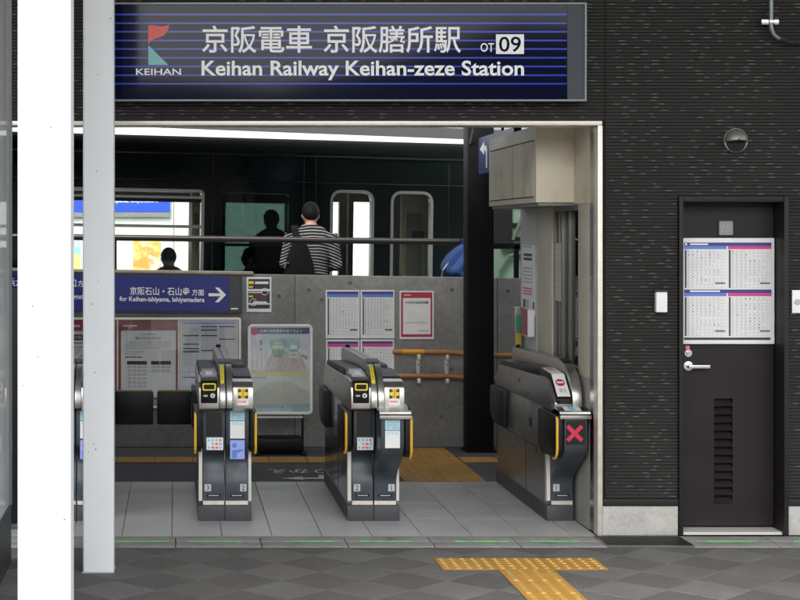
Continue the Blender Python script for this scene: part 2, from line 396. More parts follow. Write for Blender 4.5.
# gutter of concrete lids with a green slot, one lid is a grating
gut = MB().box(-14, 14, 9.47, 9.80, -.059, -.03).build('gutter', 'grout'); gut['kind'] = 'structure'
LW = .52
lid0 = None
for i in range(-9, 12):
    x0 = 2.61 + (i - 4) * LW + .003
    x1 = x0 + LW - .006
    if i == 4: continue
    px = VX + F * x0 / 9.6
    if px < -260 or px > 1130: continue
    if lid0 is None:
        mb = MB()
        prof = [(-.012, 0), (.012, 0)]
        mb.box(x0, x1, 9.474, 9.624, -.03, .004); mb.box(x0, x1, 9.640, 9.796, -.03, .004); mb.box(x0, x1, 9.624, 9.640, -.03, -.004)
        lid0 = mb.build('gutter_lid', 'gutter', gut, bevel=.003); o = lid0; LX0 = x0
    else:
        o = inst(lid0, (x0 + LW / 2 - .003, wl(lid0).y, wl(lid0).z), gut)
    WL[o.name] = Vector((x0 + LW / 2 - .003, wl(lid0).y, wl(lid0).z))
    r = random.Random(i); a = x0 + .10 + r.uniform(-.03, .05); bnd = a + .29 + r.uniform(-.03, .04)
    MB().box(a, bnd, 9.6255, 9.6385, -.006, .0065).build('green_slot', 'green', o)
gr = thing('drain_grating', 'black rubber drain grating set in the gutter before the concrete plinth', 'grating', (2.87, 9.62, 0))
mb = MB()
for k in range(26): mb.box(2.62 + k * .0196, 2.62 + k * .0196 + .009, 9.49, 9.78, -.004, .008)
mb.build('grating_bars', 'grate', gr)
mb = MB()
for k in range(9): mb.box(2.616, 3.124, 9.495 + k * .034, 9.495 + k * .034 + .008, -.008, .006)
mb.build('cross_bars', 'grate', gr)
mb = MB(); frame_ring(mb, [(2.612, 0), (3.128, 0), (3.128, 1), (2.612, 1)], [(2.62, 0), (3.12, 0), (3.12, 1), (2.62, 1)], 0, 1)
mb = MB(); mb.box(2.612, 3.128, 9.472, 9.484, -.03, .009); mb.box(2.612, 3.128, 9.786, 9.798, -.03, .009); mb.box(2.607, 2.6115, 9.472, 9.798, -.03, .009); mb.box(3.1285, 3.133, 9.472, 9.798, -.03, .009)
mb.build('grating_frame', 'steel_dull', gr)

# concourse floor: square tiles
cf = MB().box(-3.3, 2.64, 9.80, 11.975, -.059, -.006).build('concourse_floor', 'grout'); cf['kind'] = 'structure'
T = .3125
t0 = None
for i in range(-5, 9):
    xa = -.0125 + i * T
    for j in range(7):
        ya = 9.803 + j * .3095
        xb = min(xa + T, 2.638)
        if xb - xa < T - .001:
            MB().box(xa + .002, xb, ya + .001, ya + .3085, -.03, 0).build('floor_tile', 'tile', cf, bevel=.0015, seg=1); continue
        if t0 is None: t0 = MB().box(xa + .002, xa + T - .002, ya + .0006, ya + .3089, -.03, 0).build('floor_tile', 'tile', cf, bevel=.0015, seg=1)
        else: inst(t0, (xa + T / 2, ya + .30475 / 2 + .0, wl(t0).z + random.uniform(-.0006, .0004)), cf)
ip = MB().box(-4, 5.5, 11.978, 13.90, -.059, -.004).build('inner_paving', 'asphalt'); ip['kind'] = 'structure'
# passage in front of booth side is inside the booth: nothing shows there

# ------------------------------------------------------------------ tactile paving
tp = MB().box(1.506, 2.44, 8.83, 9.14, -.02, .0005).build('tactile_path', 'grout'); tp['kind'] = 'structure'
def dot_tile(x0, y0, par, m='tactile', mt='tactile_top'):
    mb = MB(); mb.box(x0 + .002, x0 + .309, y0 + .002, y0 + .303, -.01, .004)
    for a in range(5):
        for b in range(5):
            cx = x0 + .033 + a * .0615; cy = y0 + .030 + b * .0610
            mb.loft([[(cx + r * math.cos(2 * math.pi * k / 8), cy + r * math.sin(2 * math.pi * k / 8), z) for k in range(8)] for r, z in ((.016, .003), (.010, .0095))], 1)
    return mb.build('tactile_tile', [m, mt], par)
def bar_tile(x0, y0, par, along='y', m='tactile', mt='tactile_top', d=.305, wid=.311):
    mb = MB(); mb.box(x0 + .002, x0 + wid - .002, y0 + .002, y0 + d - .002, -.01, .004)
    for a in range(4):
        if along == 'y':
            cx = x0 + .04 + a * .077
            mb.loft([[(cx - r, y0 + .015 + e, z), (cx + r, y0 + .015 + e, z), (cx + r, y0 + d - .015 - e, z), (cx - r, y0 + d - .015 - e, z)] for r, z, e in ((.016, .003, 0), (.010, .009, .006))], 1)
        else:
            cy = y0 + .04 + a * .075
            mb.loft([[(x0 + .015 + e, cy - r, z), (x0 + wid - .015 - e, cy - r, z), (x0 + wid - .015 - e, cy + r, z), (x0 + .015 + e, cy + r, z)] for r, z, e in ((.016, .003, 0), (.010, .009, .006))], 1)
    return mb.build('tactile_tile', [m, mt], par)
for k in range(3): dot_tile(1.506 + k * .311, 8.832, tp)
tp2 = MB().box(1.815, 2.13, 6.083, 8.828, -.02, .0005).build('tactile_path', 'grout'); tp2['kind'] = 'structure'
b0 = bar_tile(1.817, 8.524, tp2)
for k in range(1, 9): inst(b0, (wl(b0).x, wl(b0).y - k * .305, wl(b0).z), tp2)
tp3 = MB().box(1.75, 2.375, 11.982, 13.84, -.02, .0).build('tactile_path', 'grout'); tp3['kind'] = 'structure'
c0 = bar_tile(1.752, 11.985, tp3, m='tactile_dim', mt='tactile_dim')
for i in range(2):
    for j in range(6):
        if i or j: inst(c0, (wl(c0).x + i * .311, wl(c0).y + j * .309, wl(c0).z), tp3)
tp4 = MB().box(-3, 1.745, 12.955, 13.27, -.02, .0).build('tactile_path', 'grout'); tp4['kind'] = 'structure'
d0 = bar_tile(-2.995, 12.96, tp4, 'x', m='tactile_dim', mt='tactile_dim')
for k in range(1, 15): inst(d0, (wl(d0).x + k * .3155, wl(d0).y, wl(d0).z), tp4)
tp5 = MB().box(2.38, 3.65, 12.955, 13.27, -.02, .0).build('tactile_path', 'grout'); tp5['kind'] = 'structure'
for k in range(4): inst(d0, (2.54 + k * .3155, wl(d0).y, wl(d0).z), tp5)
# painted floor lettering, read from the far side
fm = thing('floor_marking', 'white transfer lettering and arrow painted on the dark floor between two gates', 'floor marking', (1.05, 12.35, 0))
mb = MB()
xa, xb = XW(268, 12.5), XW(352, 12.5)
mb.text('のりかえ', (xb, 12.60, .001), (xa - xb, 0, 0), (0, -.22, 0))
mb.build('lettering', mat('floor_paint', (.46, .46, .45), .7, noise=.3, nscale=20), fm); mb = MB(); mb.text('JR', (xb + .35, 12.60, .001), (-.30, 0, 0), (0, -.22, 0))
ax0, ax1 = XW(281, 12.15), XW(326, 12.15)
FP = mat('floor_paint', (.46, .46, .45), .7, noise=.3, nscale=20)
mb.build('lettering', FP, fm); mb = MB()
mb.poly([(ax0, 12.13, .001), (ax0 + .17, 12.05, .001), (ax0 + .17, 12.10, .001), (ax1 + .03, 12.10, .001), (ax1 + .05, 12.30, .001), (ax1 - .04, 12.30, .001), (ax1 - .06, 12.16, .001), (ax0 + .17, 12.16, .001), (ax0 + .17, 12.21, .001)])
mb.build('arrow', FP, fm)

# ------------------------------------------------------------------ far behind the camera: unseen ridge added as a dark skyline for glossy signs to reflect
mb = MB(); n = 40; top = []
for i in range(n + 1):
    x = -160 + 320 * i / n; top.append((x, -95 - 10 * math.sin(i * .7), 14.4 + 1.5 * math.sin(i * .55 + 1) + 1.2 * math.sin(i * 1.7)))
mb.loft([[(p[0], p[1] + 14, -.2) for p in top] + [(p[0], p[1] - 30, -.2) for p in reversed(top)],
         [(p[0], p[1] - 2, p[2]) for p in top] + [(p[0], p[1] - 6, p[2]) for p in reversed(top)]])
mb.build('skyline_ridge', 'skyline_dark')['kind'] = 'structure'

# ================================================================== STATION BUILDING (front wall)
sb = thing('station_building', 'dark brown ribbed siding front wall of the station with wide gate opening', 'building', (2.0, 10.0, 0))
XO0, XO1 = -1.35, 2.645                      # opening
ZO = ZW(125.5, YW)                           # its head
ZT = 5.0
# wall core
MB().box(XO0 - .02, XO1 + .02, YW + .03, YW + .20, ZO + .03, ZT).build('wall', 'dark_trim', sb)
MB().box(-5, XO0 - .025, YW + .03, YW + .20, 0, ZT).build('wall', 'dark_trim', sb)
XD0, XD1, ZD = XW(678.5, YW), XW(787.5, YW), ZW(196.5, YW)
MB().box(XO1 + .025, XD0, YW + .03, YW + .20, 0, ZT).build('wall', 'dark_trim', sb)
MB().box(XD1, 6.0, YW + .03, YW + .20, 0, ZT).build('wall', 'dark_trim', sb)
MB().box(XD0 + .001, XD1 - .001, YW + .03, YW + .20, ZD, ZT).build('wall', 'dark_trim', sb)
PIT = .0208
chips = MB()
def siding(x0, x1, z0, z1, seed):
    mb = MB(); k0 = math.ceil(z0 / PIT); k1 = math.floor(z1 / PIT)
    prof = [(YW + .03, z0)]
    pr = []
    for k in range(k0, k1):
        z = k * PIT
        pr += [(YW + .0155, z), (YW + .0155, z + .0050), (YW + .0015, z + .0066), (YW - .001, z + .0160), (YW + .0040, z + .0188), (YW + .0155, z + .0200)]
    pr = [(YW + .0155, z0)] + pr + [(YW + .0155, z1)]
    v = [(x, y, z) for y, z in pr for x in (x0, x1)]
    f = [(2 * i, 2 * i + 1, 2 * i + 3, 2 * i + 2) for i in range(len(pr) - 1)]
    mb.add(v, f)
    mb.rect(x0, x1, z0, z1, YW + .028)
    o = mb.build('siding_panel', 'siding', sb)
    # worn ridge chips, their glint put in as a lighter colour
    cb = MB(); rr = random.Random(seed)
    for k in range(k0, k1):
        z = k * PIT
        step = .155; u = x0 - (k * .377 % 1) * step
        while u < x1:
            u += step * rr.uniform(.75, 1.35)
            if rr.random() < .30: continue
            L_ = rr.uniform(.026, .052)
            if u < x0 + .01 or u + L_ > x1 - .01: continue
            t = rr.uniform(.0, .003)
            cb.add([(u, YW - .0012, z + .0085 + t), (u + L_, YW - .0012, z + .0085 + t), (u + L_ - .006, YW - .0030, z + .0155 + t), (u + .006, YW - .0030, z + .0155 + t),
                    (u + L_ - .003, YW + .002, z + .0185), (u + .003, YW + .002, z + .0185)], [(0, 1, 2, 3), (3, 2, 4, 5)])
    cb.build('siding_relief', 'siding_chip_glint', o, kind='stuff')
XJ = 2.697
siding(-1.25, -.078, ZO + .030, ZT, 1); siding(-.074, XJ - .003, ZO + .030, ZT, 2); siding(-3.2, -1.39, .228, ZT, 3)
siding(XJ + .003, XD0 - .004, .228, ZT, 4)
siding(XD0 - .004, XD1 + .004, ZD + .003, ZT, 5)
siding(XD1 + .004, 6.0, .228, ZT, 6)
for a, b in ((XJ + .003 - .02, XD0 - .004), (XD1 + .004, 6.0)):
    MB().box(a, b, YW - .012, YW + .029, .184, .227).build('flashing', 'dark_trim', sb, bevel=.002)
    MB().box(a, b, YW - .004, YW + .029, 0, .183).build('plinth', 'plinth', sb, bevel=.004)
# opening trim
mb = MB(); mb.box(XO0 - .03, XO1 + .028, YW - .018, YW + .20, ZO, ZO + .027); mb.build('opening_head', 'alu', sb, bevel=.003)
MB().box(XO1, XO1 + .030, YW - .022, YW + .08, 0, ZO - .001).build('opening_jamb', 'alu', sb, bevel=.003)
MB().box(XO0 - .03, XO0, YW - .018, YW + .2, 0, ZO - .001).build('opening_jamb', 'alu', sb, bevel=.003)
MB().box(XO1 + .001, XO1 + .05, YW + .081, 10.02, 0, ZO - .001).build('jamb_panel', 'jamb', sb)
# door frame and door
dr = MB()
mb = MB(); o_ = [(XD0, 0), (XD0, ZD), (XD1, ZD), (XD1, 0)]
mb.box(XD0, XD0 + .026, YW - .016, YW + .19, 0, ZD); mb.box(XD1 - .028, XD1, YW - .022, YW + .19, 0, ZD); mb.box(XD0 + .0262, XD1 - .029, YW - .0158, YW + .19, ZD - .035, ZD)
mb.build('door_frame', 'dark_trim', sb, bevel=.003)
YD = 10.0
lx0, lx1 = XD0 + .027, XD1 - .029
MB().box(lx0, lx1, YW + .01, YW + .20, 0, .018).build('threshold', mat('threshold', (.62, .61, .58), .4, .2), sb)
door = None
# leaf with a louvre opening and a small window
lvx0, lvx1, lvz0, lvz1 = XW(714, YD), XW(732.5, YD), ZW(503.5, YD), ZW(398.5, YD)
wx0, wx1, wz0, wz1 = XW(719, YD), XW(734, YD), ZW(235, YD), ZW(220.5, YD)
def holed(mb, x0, x1, z0, z1, holes, y0, y1, mi=0):
    xs = sorted({x0, x1, *[q for h_ in holes for q in h_[:2]]}); zs = sorted({z0, z1, *[q for h_ in holes for q in h_[2:]]})
    for a in range(len(xs) - 1):
        za = None
        for b in range(len(zs) - 1):
            cx, cz = (xs[a] + xs[a + 1]) / 2, (zs[b] + zs[b + 1]) / 2
            inside = any(h_[0] < cx < h_[1] and h_[2] < cz < h_[3] for h_ in holes)
            if not inside:
                if za is None: za = zs[b]
            if (inside or b == len(zs) - 2) and za is not None:
                zt = zs[b] if inside else zs[b + 1]
                mb.box(xs[a], xs[a + 1], y0, y1, za, zt, mi); za = None
    return mb
mb = holed(MB(), lx0 + .002, lx1 - .002, .032, ZD - .037, [(lvx0, lvx1, lvz0, lvz1), (wx0, wx1, wz0, wz1)], YD, YD + .04)
door = mb.build('door', 'door', sb)
for k in range(13):
    z = lvz1 - (k + 1) * (lvz1 - lvz0) / 13
    p = (lvz1 - lvz0) / 13
    MB().px([(YD - .006, z + .004), (YD - .004, z + .002), (YD + .034, z + p * .80), (YD + .032, z + p * .86)], lvx0, lvx1).build('louver_slat', 'door', door)
MB().rect(lvx0, lvx1, lvz0, lvz1, YD + .039).build('louver_back', 'joint', door)
MB().box(wx0, wx1, YD + .012, YD + .02, wz0, wz1).build('window_pane', mat('wired_glass', (.30, .30, .30), .3, noise=.3, nscale=90), door)
mb = MB(); frame_ring(mb, [(wx0 - .008, wz0 - .008), (wx1 + .008, wz0 - .008), (wx1 + .008, wz1 + .008), (wx0 - .008, wz1 + .008)], [(wx0, wz0), (wx1, wz0), (wx1, wz1), (wx0, wz1)], YD - .004, YD + .004)
mb.build('window_frame', 'door', door)
cx, cz = XW(688, YD), ZW(366, YD)
mb = MB(); mb.tube([(cx, YD, cz), (cx, YD - .01, cz)], .030, 20); mb.tube([(cx, YD - .008, cz), (cx, YD - .045, cz)], [.014, .012], 14)
mb.box(cx - .012, cx + .122, YD - .058, YD - .042, cz - .011, cz + .009)
mb.build('handle', 'handle', door, bevel=.002)
cz2 = ZW(353, YD)
mb = MB(); mb.tube([(cx, YD, cz2), (cx, YD - .008, cz2)], .024, 18); mb.tube([(cx, YD - .006, cz2), (cx, YD - .016, cz2)], [.015, .013], 14)
mb.build('lock', 'handle', door)
MB().box(cx - .016, cx + .010, YD - .002, YD - .0003, ZW(349.2, YD), ZW(345.8, YD)).build('lock_tag', 'red', door)
# timetable board on the door
def timetable(mb, px0, py0, px1, py1, Y, head, sub, seed, dark='ink', idx=None):
    """printed timetable: header bar, sub bar, hour column, ruled rows of figures.  idx: material indices (paper, head, sub, ink, grey)"""
    P_, Hd, Sb, Ik, Gr = idx; r = random.Random(seed); hgt = py1 - py0; wd = px1 - px0
    y = py0
    if head: mb.quad(px0, y, px1, y + hgt * head, Y, Hd); y += hgt * head
    mb.quad(px0, y, px1, y + hgt * sub, Y, Sb); y += hgt * sub + hgt * .02
    mb.quad(px0 + wd * .02, y, px0 + wd * .06, py1, Y, Ik)
    rows = 12; rh = (py1 - y) / rows
    for a in range(rows):
        yy = y + a * rh
        mb.quad(px0 + wd * .07, yy + rh * .93, px1 - wd * .02, yy + rh, Y, Gr)
        n = r.choice([3, 5, 7, 8, 8, 7, 7, 6, 9, 8, 4]) if a < rows - 2 else r.choice([2, 3, 4])
        for b in range(n):
            xx = px0 + wd * (.10 + b * .10)
            if xx > px1 - wd * .12: break
            mb.quad(xx, yy + rh * .30, xx + wd * .028, yy + rh * .66, Y, Ik if r.random() < .10 else Gr)
    for b in range(9): mb.quad(px0 + wd * (.085 + b * .10), y, px0 + wd * (.085 + b * .10) + .22, py1, Y + .0002, Gr)
    mb.quad(px1 - wd * .27, py1 - hgt * .13, px1 - wd * .03, py1 - hgt * .10, Y, Ik)
tb = thing('timetable_board', 'white framed board with four timetables fixed on the brown door', 'timetable', (XW(728, YD), YD, ZW(344, YD)))
bx0, bx1, bz0, bz1 = XW(682.5, 9.975), XW(774.5, 9.975), ZW(344, 9.975), ZW(238, 9.975)
MB().box(bx0, bx1, 9.975, 9.999, bz0, bz1).build('board', 'paper', tb, bevel=.003)
mb = MB(); Yp = 9.974
ids = (0, 1, 2, 3, 4)
mb.quad(684, 242.5, 771.5, 246, Yp, 1); mb.quad(684, 289.5, 771.5, 293, Yp, 1); mb.quad(684, 337.5, 770.5, 340, Yp, 3)
timetable(mb, 684, 246, 726.5, 288, Yp, 0, .075, 1, idx=ids); timetable(mb, 728, 246, 771.5, 288, Yp, 0, .075, 2, idx=(0, 1, 5, 3, 4))
timetable(mb, 684, 293, 726.5, 336, Yp, 0, .075, 3, idx=ids); timetable(mb, 728, 293, 771.5, 336, Yp, 0, .075, 4, idx=(0, 1, 5, 3, 4))
mb.quad(690, 243.4, 708, 245, Yp - .0006, 6); mb.quad(690, 290.4, 720, 292, Yp - .0006, 6); mb.quad(685, 243, 687, 245.4, Yp - .0006, 6)
mb.build('print', ['paper', 'navy', 'blue', 'ink', 'ink_grey', 'magenta', 'white'], tb)

# wall fittings
vt = thing('vent_cap', 'round hooded grey vent cap on the siding above the door', 'vent', (XW(735, YW), YW, ZW(153, YW)))
c = Vector((XW(735, YW), YW - .002, ZW(140.5, YW))); r_ = 12.4 / PXM
mb = MB(); mb.tube([c, c + Vector((0, -.016, 0))], [r_, r_ * .97], 32)
mb.build('flange', 'vent_grey', vt, smooth=True)
mb = MB(); loops = []
for j in range(9):                                  # quarter-dome hood open at the bottom
    a = R(90) * j / 8; rr_ = r_ * .92 * math.cos(a); yy = -.016 - r_ * .75 * math.sin(a)
    loops.append([c + Vector((rr_ * math.cos(b) if j < 8 else 0, yy, rr_ * math.sin(b) if j < 8 else 0)) for b in [R(-8 + 196 * k / 20) for k in range(21)]])
k = len(loops[0]); v = [p for l in loops for p in l]
f = [(a * k + i, a * k + i + 1, (a + 1) * k + i + 1, (a + 1) * k + i) for a in range(8) for i in range(k - 1)]
mb.add(v, f); hood = mb.build('hood', 'vent_grey', vt, smooth=True)
md = hood.modifiers.new('thick', 'SOLIDIFY'); md.thickness = .004
mb = MB(); mb.tube([c + Vector((0, -.0165, -.012)), c + Vector((0, -.02, -.012))], [r_ * .80, r_ * .74], 28); mb.build('opening', 'joint', vt)
mb = MB()
for k in range(6): mb.box(c.x - r_ * .5, c.x + r_ * .5, c.y - .026, c.y - .021, c.z - .012 - .01 * k, c.z - .009 - .01 * k)
mb.build('louver', 'dark_trim', vt)

cn = thing('cable_conduit', 'grey conduit with clamp and black cable bending away at top right', 'conduit', (XW(770, YW), YW - .05, ZW(40, YW)))
xq = XW(771, YW - .05); yq = YW - .05
pts = [(xq, yq, ZT + .05), (xq, yq, ZW(26, yq))]
for k in range(1, 7):
    a = R(90) * k / 8; pts.append((xq + .085 * (1 - math.cos(a)), yq, ZW(26, yq) - .085 * math.sin(a) - .0))
mb = MB(); mb.tube(pts, .0135, 14); mb.build('pipe', 'sign_edge', cn, smooth=True)
e = pts[-1]; cp = [e]
for k in range(1, 15):
    u = k / 14 * .9; cp.append((e[0] + u, yq, e[2] - .03 * math.sin(min(1, u / .12) * math.pi / 2) + .17 * max(0, u - .05) ** 1.15))
mb = MB(); mb.tube(cp, .012, 12); mb.build('cable', 'rubber', cn, smooth=True)
zc = ZW(22, yq)
mb = MB(); mb.box(xq - .062, xq - .016, yq - .012, yq + .045, zc - .017, zc + .016); mb.box(xq + .016, xq + .045, yq - .012, yq + .045, zc - .017, zc + .016); mb.box(xq - .0155, xq + .0155, yq - .021, yq - .0145, zc - .012, zc + .012)
mb.build('clamp', 'handle', cn, bevel=.003)

wbx = thing('wall_box', 'small white plastic box on the siding left of the door', 'box', (XW(659, YW), YW - .03, ZW(312, YW)))
MB().box(XW(654.2, YW), XW(665.2, YW), YW - .045, YW - .003, ZW(312, YW), ZW(292, YW)).build('cover', 'white', wbx, bevel=.004)
MB().box(XW(653.2, YW), XW(665.8, YW), YW - .040, YW - .002, ZW(291.8, YW), ZW(290.2, YW)).build('lid', 'sign_frame', wbx)
pb = thing('push_button_plate', 'pale push button plate on the siding right of the door at the edge', 'button', (XW(797, YW), YW, ZW(313, YW)))
MB().box(XW(791.5, YW), XW(803, YW), YW - .012, YW - .001, ZW(313, YW), ZW(290, YW)).build('plate', 'white', pb, bevel=.003)
cc = W(797.5, 302, YW - .012); mb = MB(); mb.tube([cc, (cc[0], cc[1] - .008, cc[2])], .018, 16); mb.build('button', 'ink_grey', pb)

# ------------------------------------------------------------------ station name sign
YS = 9.74
ns = thing('station_name_sign', 'long dark blue station name sign with white lettering above the gates', 'sign', (XW(341, YS), YS, ZW(101, YS)))
sx0, sx1, sz0, sz1 = XW(97, YS), XW(586.5, YS), ZW(101.5, YS), ZW(2.5, YS)
MB().box(sx0 + .002, sx1 - .002, YS + .012, YW - .004, sz0 + .002, sz1 - .002).build('housing', 'sign_frame', ns)
mb = MB(); frame_ring(mb, [(sx0, sz0), (sx1, sz0), (sx1, sz1), (sx0, sz1)], [(sx0 + .012, sz0 + .012), (sx1 - .012, sz0 + .012), (sx1 - .012, sz1 - .012), (sx0 + .012, sz1 - .012)], YS - .008, YS + .013)
mb.build('frame', 'sign_edge', ns, bevel=.002)
xe = XW(567, YS)
MB().box(xe + .002, sx1 - .0125, YS + .001, YS + .011, sz0 + .0125, sz1 - .0125).build('end_panel', 'sign_frame', ns)
face = MB().box(sx0 + .0125, xe, YS, YS + .011, sz0 + .0125, sz1 - .0125).build('face', 'sign', ns)
for py in (14.5, 23.25, 31.75, 40.5, 49, 57.75, 66.5, 75.25, 83.75):
    MB().rect(sx0 + .013, xe - .001, ZW(py + .8, YS), ZW(py - .8, YS), YS - .0006).build('stripe', 'sign_line', face)
Yt = YS - .0014
for t_, a, b, c_, d in (('京阪電車', 202, 25.5, 312, 53), ('京阪膳所駅', 323.5, 25.5, 461, 53), ('Keihan Railway Keihan-zeze Station', 201.5, 60.5, 524, 80.2), ('OT', 480.5, 43, 494, 51.8), ('KEIHAN', 136, 68.5, 181, 75)):
    mb = MB(); mb.ptext(t_, a, b, c_, d, Yt); mb.build('lettering', 'letters', face)
MB().rect(XW(496, Yt), XW(524, Yt), ZW(54, Yt), ZW(34.3, Yt), Yt).build('number_field', 'letters', face)
mb = MB(); mb.ptext('09', 499, 36.5, 521, 52, Yt - .0008); mb.build('number', 'sign', face)
def flag_pts():
    return [(148.3, 25.3), (152, 25.0), (157, 25.9), (162, 26.3), (166, 25.7), (169.2, 25.0), (168.4, 29), (166.6, 32.5), (163.5, 35.6), (159.5, 37.4), (155, 38.7), (151.5, 40.5), (149.2, 42.8)]
mb = MB(); mb.poly([W(a, b, Yt) for a, b in flag_pts()] + [W(148.3, 44.0, Yt)]); mb.build('emblem_flag', 'red', face)
mb = MB(); mb.poly([W(148.3, 45, Yt), W(168.4, 65, Yt), W(148.3, 65, Yt)]); mb.build('emblem_triangle', 'teal', face)

# ------------------------------------------------------------------ ceiling, canopy, posts
ce = MB().box(-5, 6, 10.051, 12.82, 3.15, 3.3).build('concourse_roof', 'ceil'); tag(ce, 'roof slab over the ticket gates, made pale to bounce light', 'roof')  # slab stops short: added gap lets daylight down to the concrete wall
pc = MB().box(-9, 8, 13.6, 15.7, 3.42, 3.55).build('platform_canopy', 'ceil'); tag(pc, 'pale canopy over the platform behind the concrete wall', 'canopy')
lw = MB().box(-3.5, -3.35, 10.06, 13.88, 0, 3.14).build('side_wall', 'farwall'); tag(lw, 'added white side wall closing the concourse at far left', 'wall')  # unseen wall added against light leak, white to brighten the concourse
ca = thing('front_canopy', 'flat canopy roof above the paving before the station', 'canopy', (0, 6.5, 5.1))
MB().box(-9, 9, 4.6, 9.83, 5.1, 5.2).build('soffit', 'canopy', ca)
MB().box(-9, 9, 4.5, 4.598, 5.0, 5.35).build('fascia', 'sign_edge', ca)
def chips_on(p, cx, cy, wdt, seed):
    r = random.Random(seed)
    for k in range(9):
        x = cx + r.uniform(-.42, .42) * wdt; z = r.uniform(.1, 3.2); a = r.uniform(.0025, .005)
        mb = MB(); mb.poly([(x + a * r.uniform(.6, 1.2) * math.cos(2 * math.pi * q / 7), cy - wdt / 2 - .0006, z + a * r.uniform(.5, 1.5) * math.sin(2 * math.pi * q / 7)) for q in range(7)])
        mb.build('paint_chip', mat('paint_chip', (.16, .155, .15), .8), p)
def post(cx, cy, wdt, lab):
    p = thing('canopy_post', lab, 'post', (cx, cy, 0), 'white steel canopy posts')
    MB().box(cx - wdt / 2, cx + wdt / 2, cy - wdt / 2, cy + wdt / 2, 0, 5.098).build('shaft', 'post', p, bevel=.012, seg=3)
    chips_on(p, cx, cy, wdt, int(cy * 10))
    MB().box(cx - wdt / 2 - .003, cx + wdt / 2 + .003, cy - wdt / 2 - .003, cy + wdt / 2 + .003, -.001, .006).build('sealant', 'ink_grey', p)
post(-.421, 8.84, .172, 'narrower looking white square post farther back, standing before the left gates')
post(-.414, 5.10, .170, 'wide bright white square post nearest the camera at left')

# glass partition at far left
gp = thing('glass_partition', 'grey framed glass partition seen edge on at the far left', 'partition', (-.95, 7, 0))
MB().box(-.965, -.935, 4.2, 9.05, 0, .33).build('kick_panel', 'sign_frame', gp)
MB().box(-.955, -.945, 4.2, 9.02, .331, 3.9).build('pane', 'glass_part', gp)
MB().box(-.97, -.93, 9.021, 9.06, .331, 3.9).build('end_post', 'sign_edge', gp)
ks = thing('standing_panel', 'tall narrow dark panel standing inside the opening at far left', 'panel', (-1.15, 10.12, 0))
MB().box(-1.34, XW(17.5, 10.1), 10.1, 10.16, .0, 1.53).build('panel', 'black', ks, bevel=.004)
MB().box(-1.36, XW(17.5, 10.1) + .02, 10.05, 10.22, 0, .03).build('foot', 'base', ks, bevel=.004)

# ================================================================== TICKET OFFICE at right of the gates
to = thing('ticket_office', 'beige ticket office side with shutter box and window right of the gates', 'ticket office', (3.4, 11, 0))
XB = 2.645
MB().box(XB, XB + .12, 10.022, 12.0, 0, .96).build('lower_wall', mat('office_wall', (.30, .295, .28), .6, noise=.15, nscale=4), to)
MB().box(XB, XB + .12, 10.022, 10.31, .961, 2.08).build('pillar', 'beige_dark', to, bevel=.004)
MB().box(XB, XB + .12, 11.03, 11.46, .961, 2.08).build('pillar', 'beige_dark', to, bevel=.004)
MB().box(XB - .006, XB + .12, 11.475, 12.0, .961, 2.60).build('end_wall', mat('office_white', (.46, .46, .44), .5, noise=.06), to, bevel=.003)
MB().box(XB, XB + .12, 10.022, 11.47, 2.081, 3.14).build('upper_wall', 'beige', to)
MB().box(XB + .13, 5.9, 11.9, 12.0, 0, 3.14).build('back_wall', 'concrete', to)
MB().box(XB + 1.5, XB + 1.6, 10.06, 11.89, 0, 3.14).build('inner_wall', 'dark_trim', to)
# sliding window frames
wf = thing  # (alias kept out of use)
win = MB().box(XB + .01, XB + .11, 10.312, 11.028, .962, 1.0).build('window_sill', 'grey_frame', to, bevel=.003)
for y0, y1, dx in ((10.315, 10.36, 0), (10.40, 10.44, .02), (10.66, 10.70, .02), (10.78, 10.81, .0), (10.86, 10.885, .0), (10.99, 11.025, 0)):
    MB().box(XB + .012 + dx, XB + .05 + dx, y0, y1, 1.001, 2.04).build('window_mullion', 'grey_frame', to, bevel=.003)
MB().box(XB + .012, XB + .07, 10.313, 11.027, 2.041, 2.079).build('window_head', 'grey_frame', to)
MB().box(XB + .052, XB + .057, 10.441, 10.659, 1.001, 2.04).build('window_pane', 'glass', to)
MB().box(XB + .034, XB + .039, 10.70, 10.99, 1.001, 2.04).build('window_pane', 'glass', to)
# shutter box
sx = 2.39
sbx = MB().box(sx, XB - .001, 10.40, 11.95, ZW(202.5, 10.4), 2.60).build('shutter_box', 'beige', to, bevel=.004)
MB().box(sx - .004, sx, 10.47, 11.88, 2.135, 2.50).build('access_panel', stain(mat('beige_panel', (.74, .68, .52), .5, noise=.06, nscale=3), (.36, .24, .11), 2.2, .54, .70, (1, 1, .8), .6), sbx)
mb = MB(); mb.box(sx - .0055, sx - .0005, 10.46, 11.89, 2.501, 2.508); mb.box(sx - .0052, sx - .0005, 11.10, 11.104, 2.135, 2.50); mb.box(sx - .0055, sx - .0005, 10.46, 11.89, 2.128, 2.134)
mb.build('panel_seam', 'seam', sbx)
MB().box(sx + .02, XB + .1, 10.42, 11.93, ZW(202.5, 10.4) - .02, ZW(202.5, 10.4) - .001).build('shutter_slot', 'grey_frame', to)
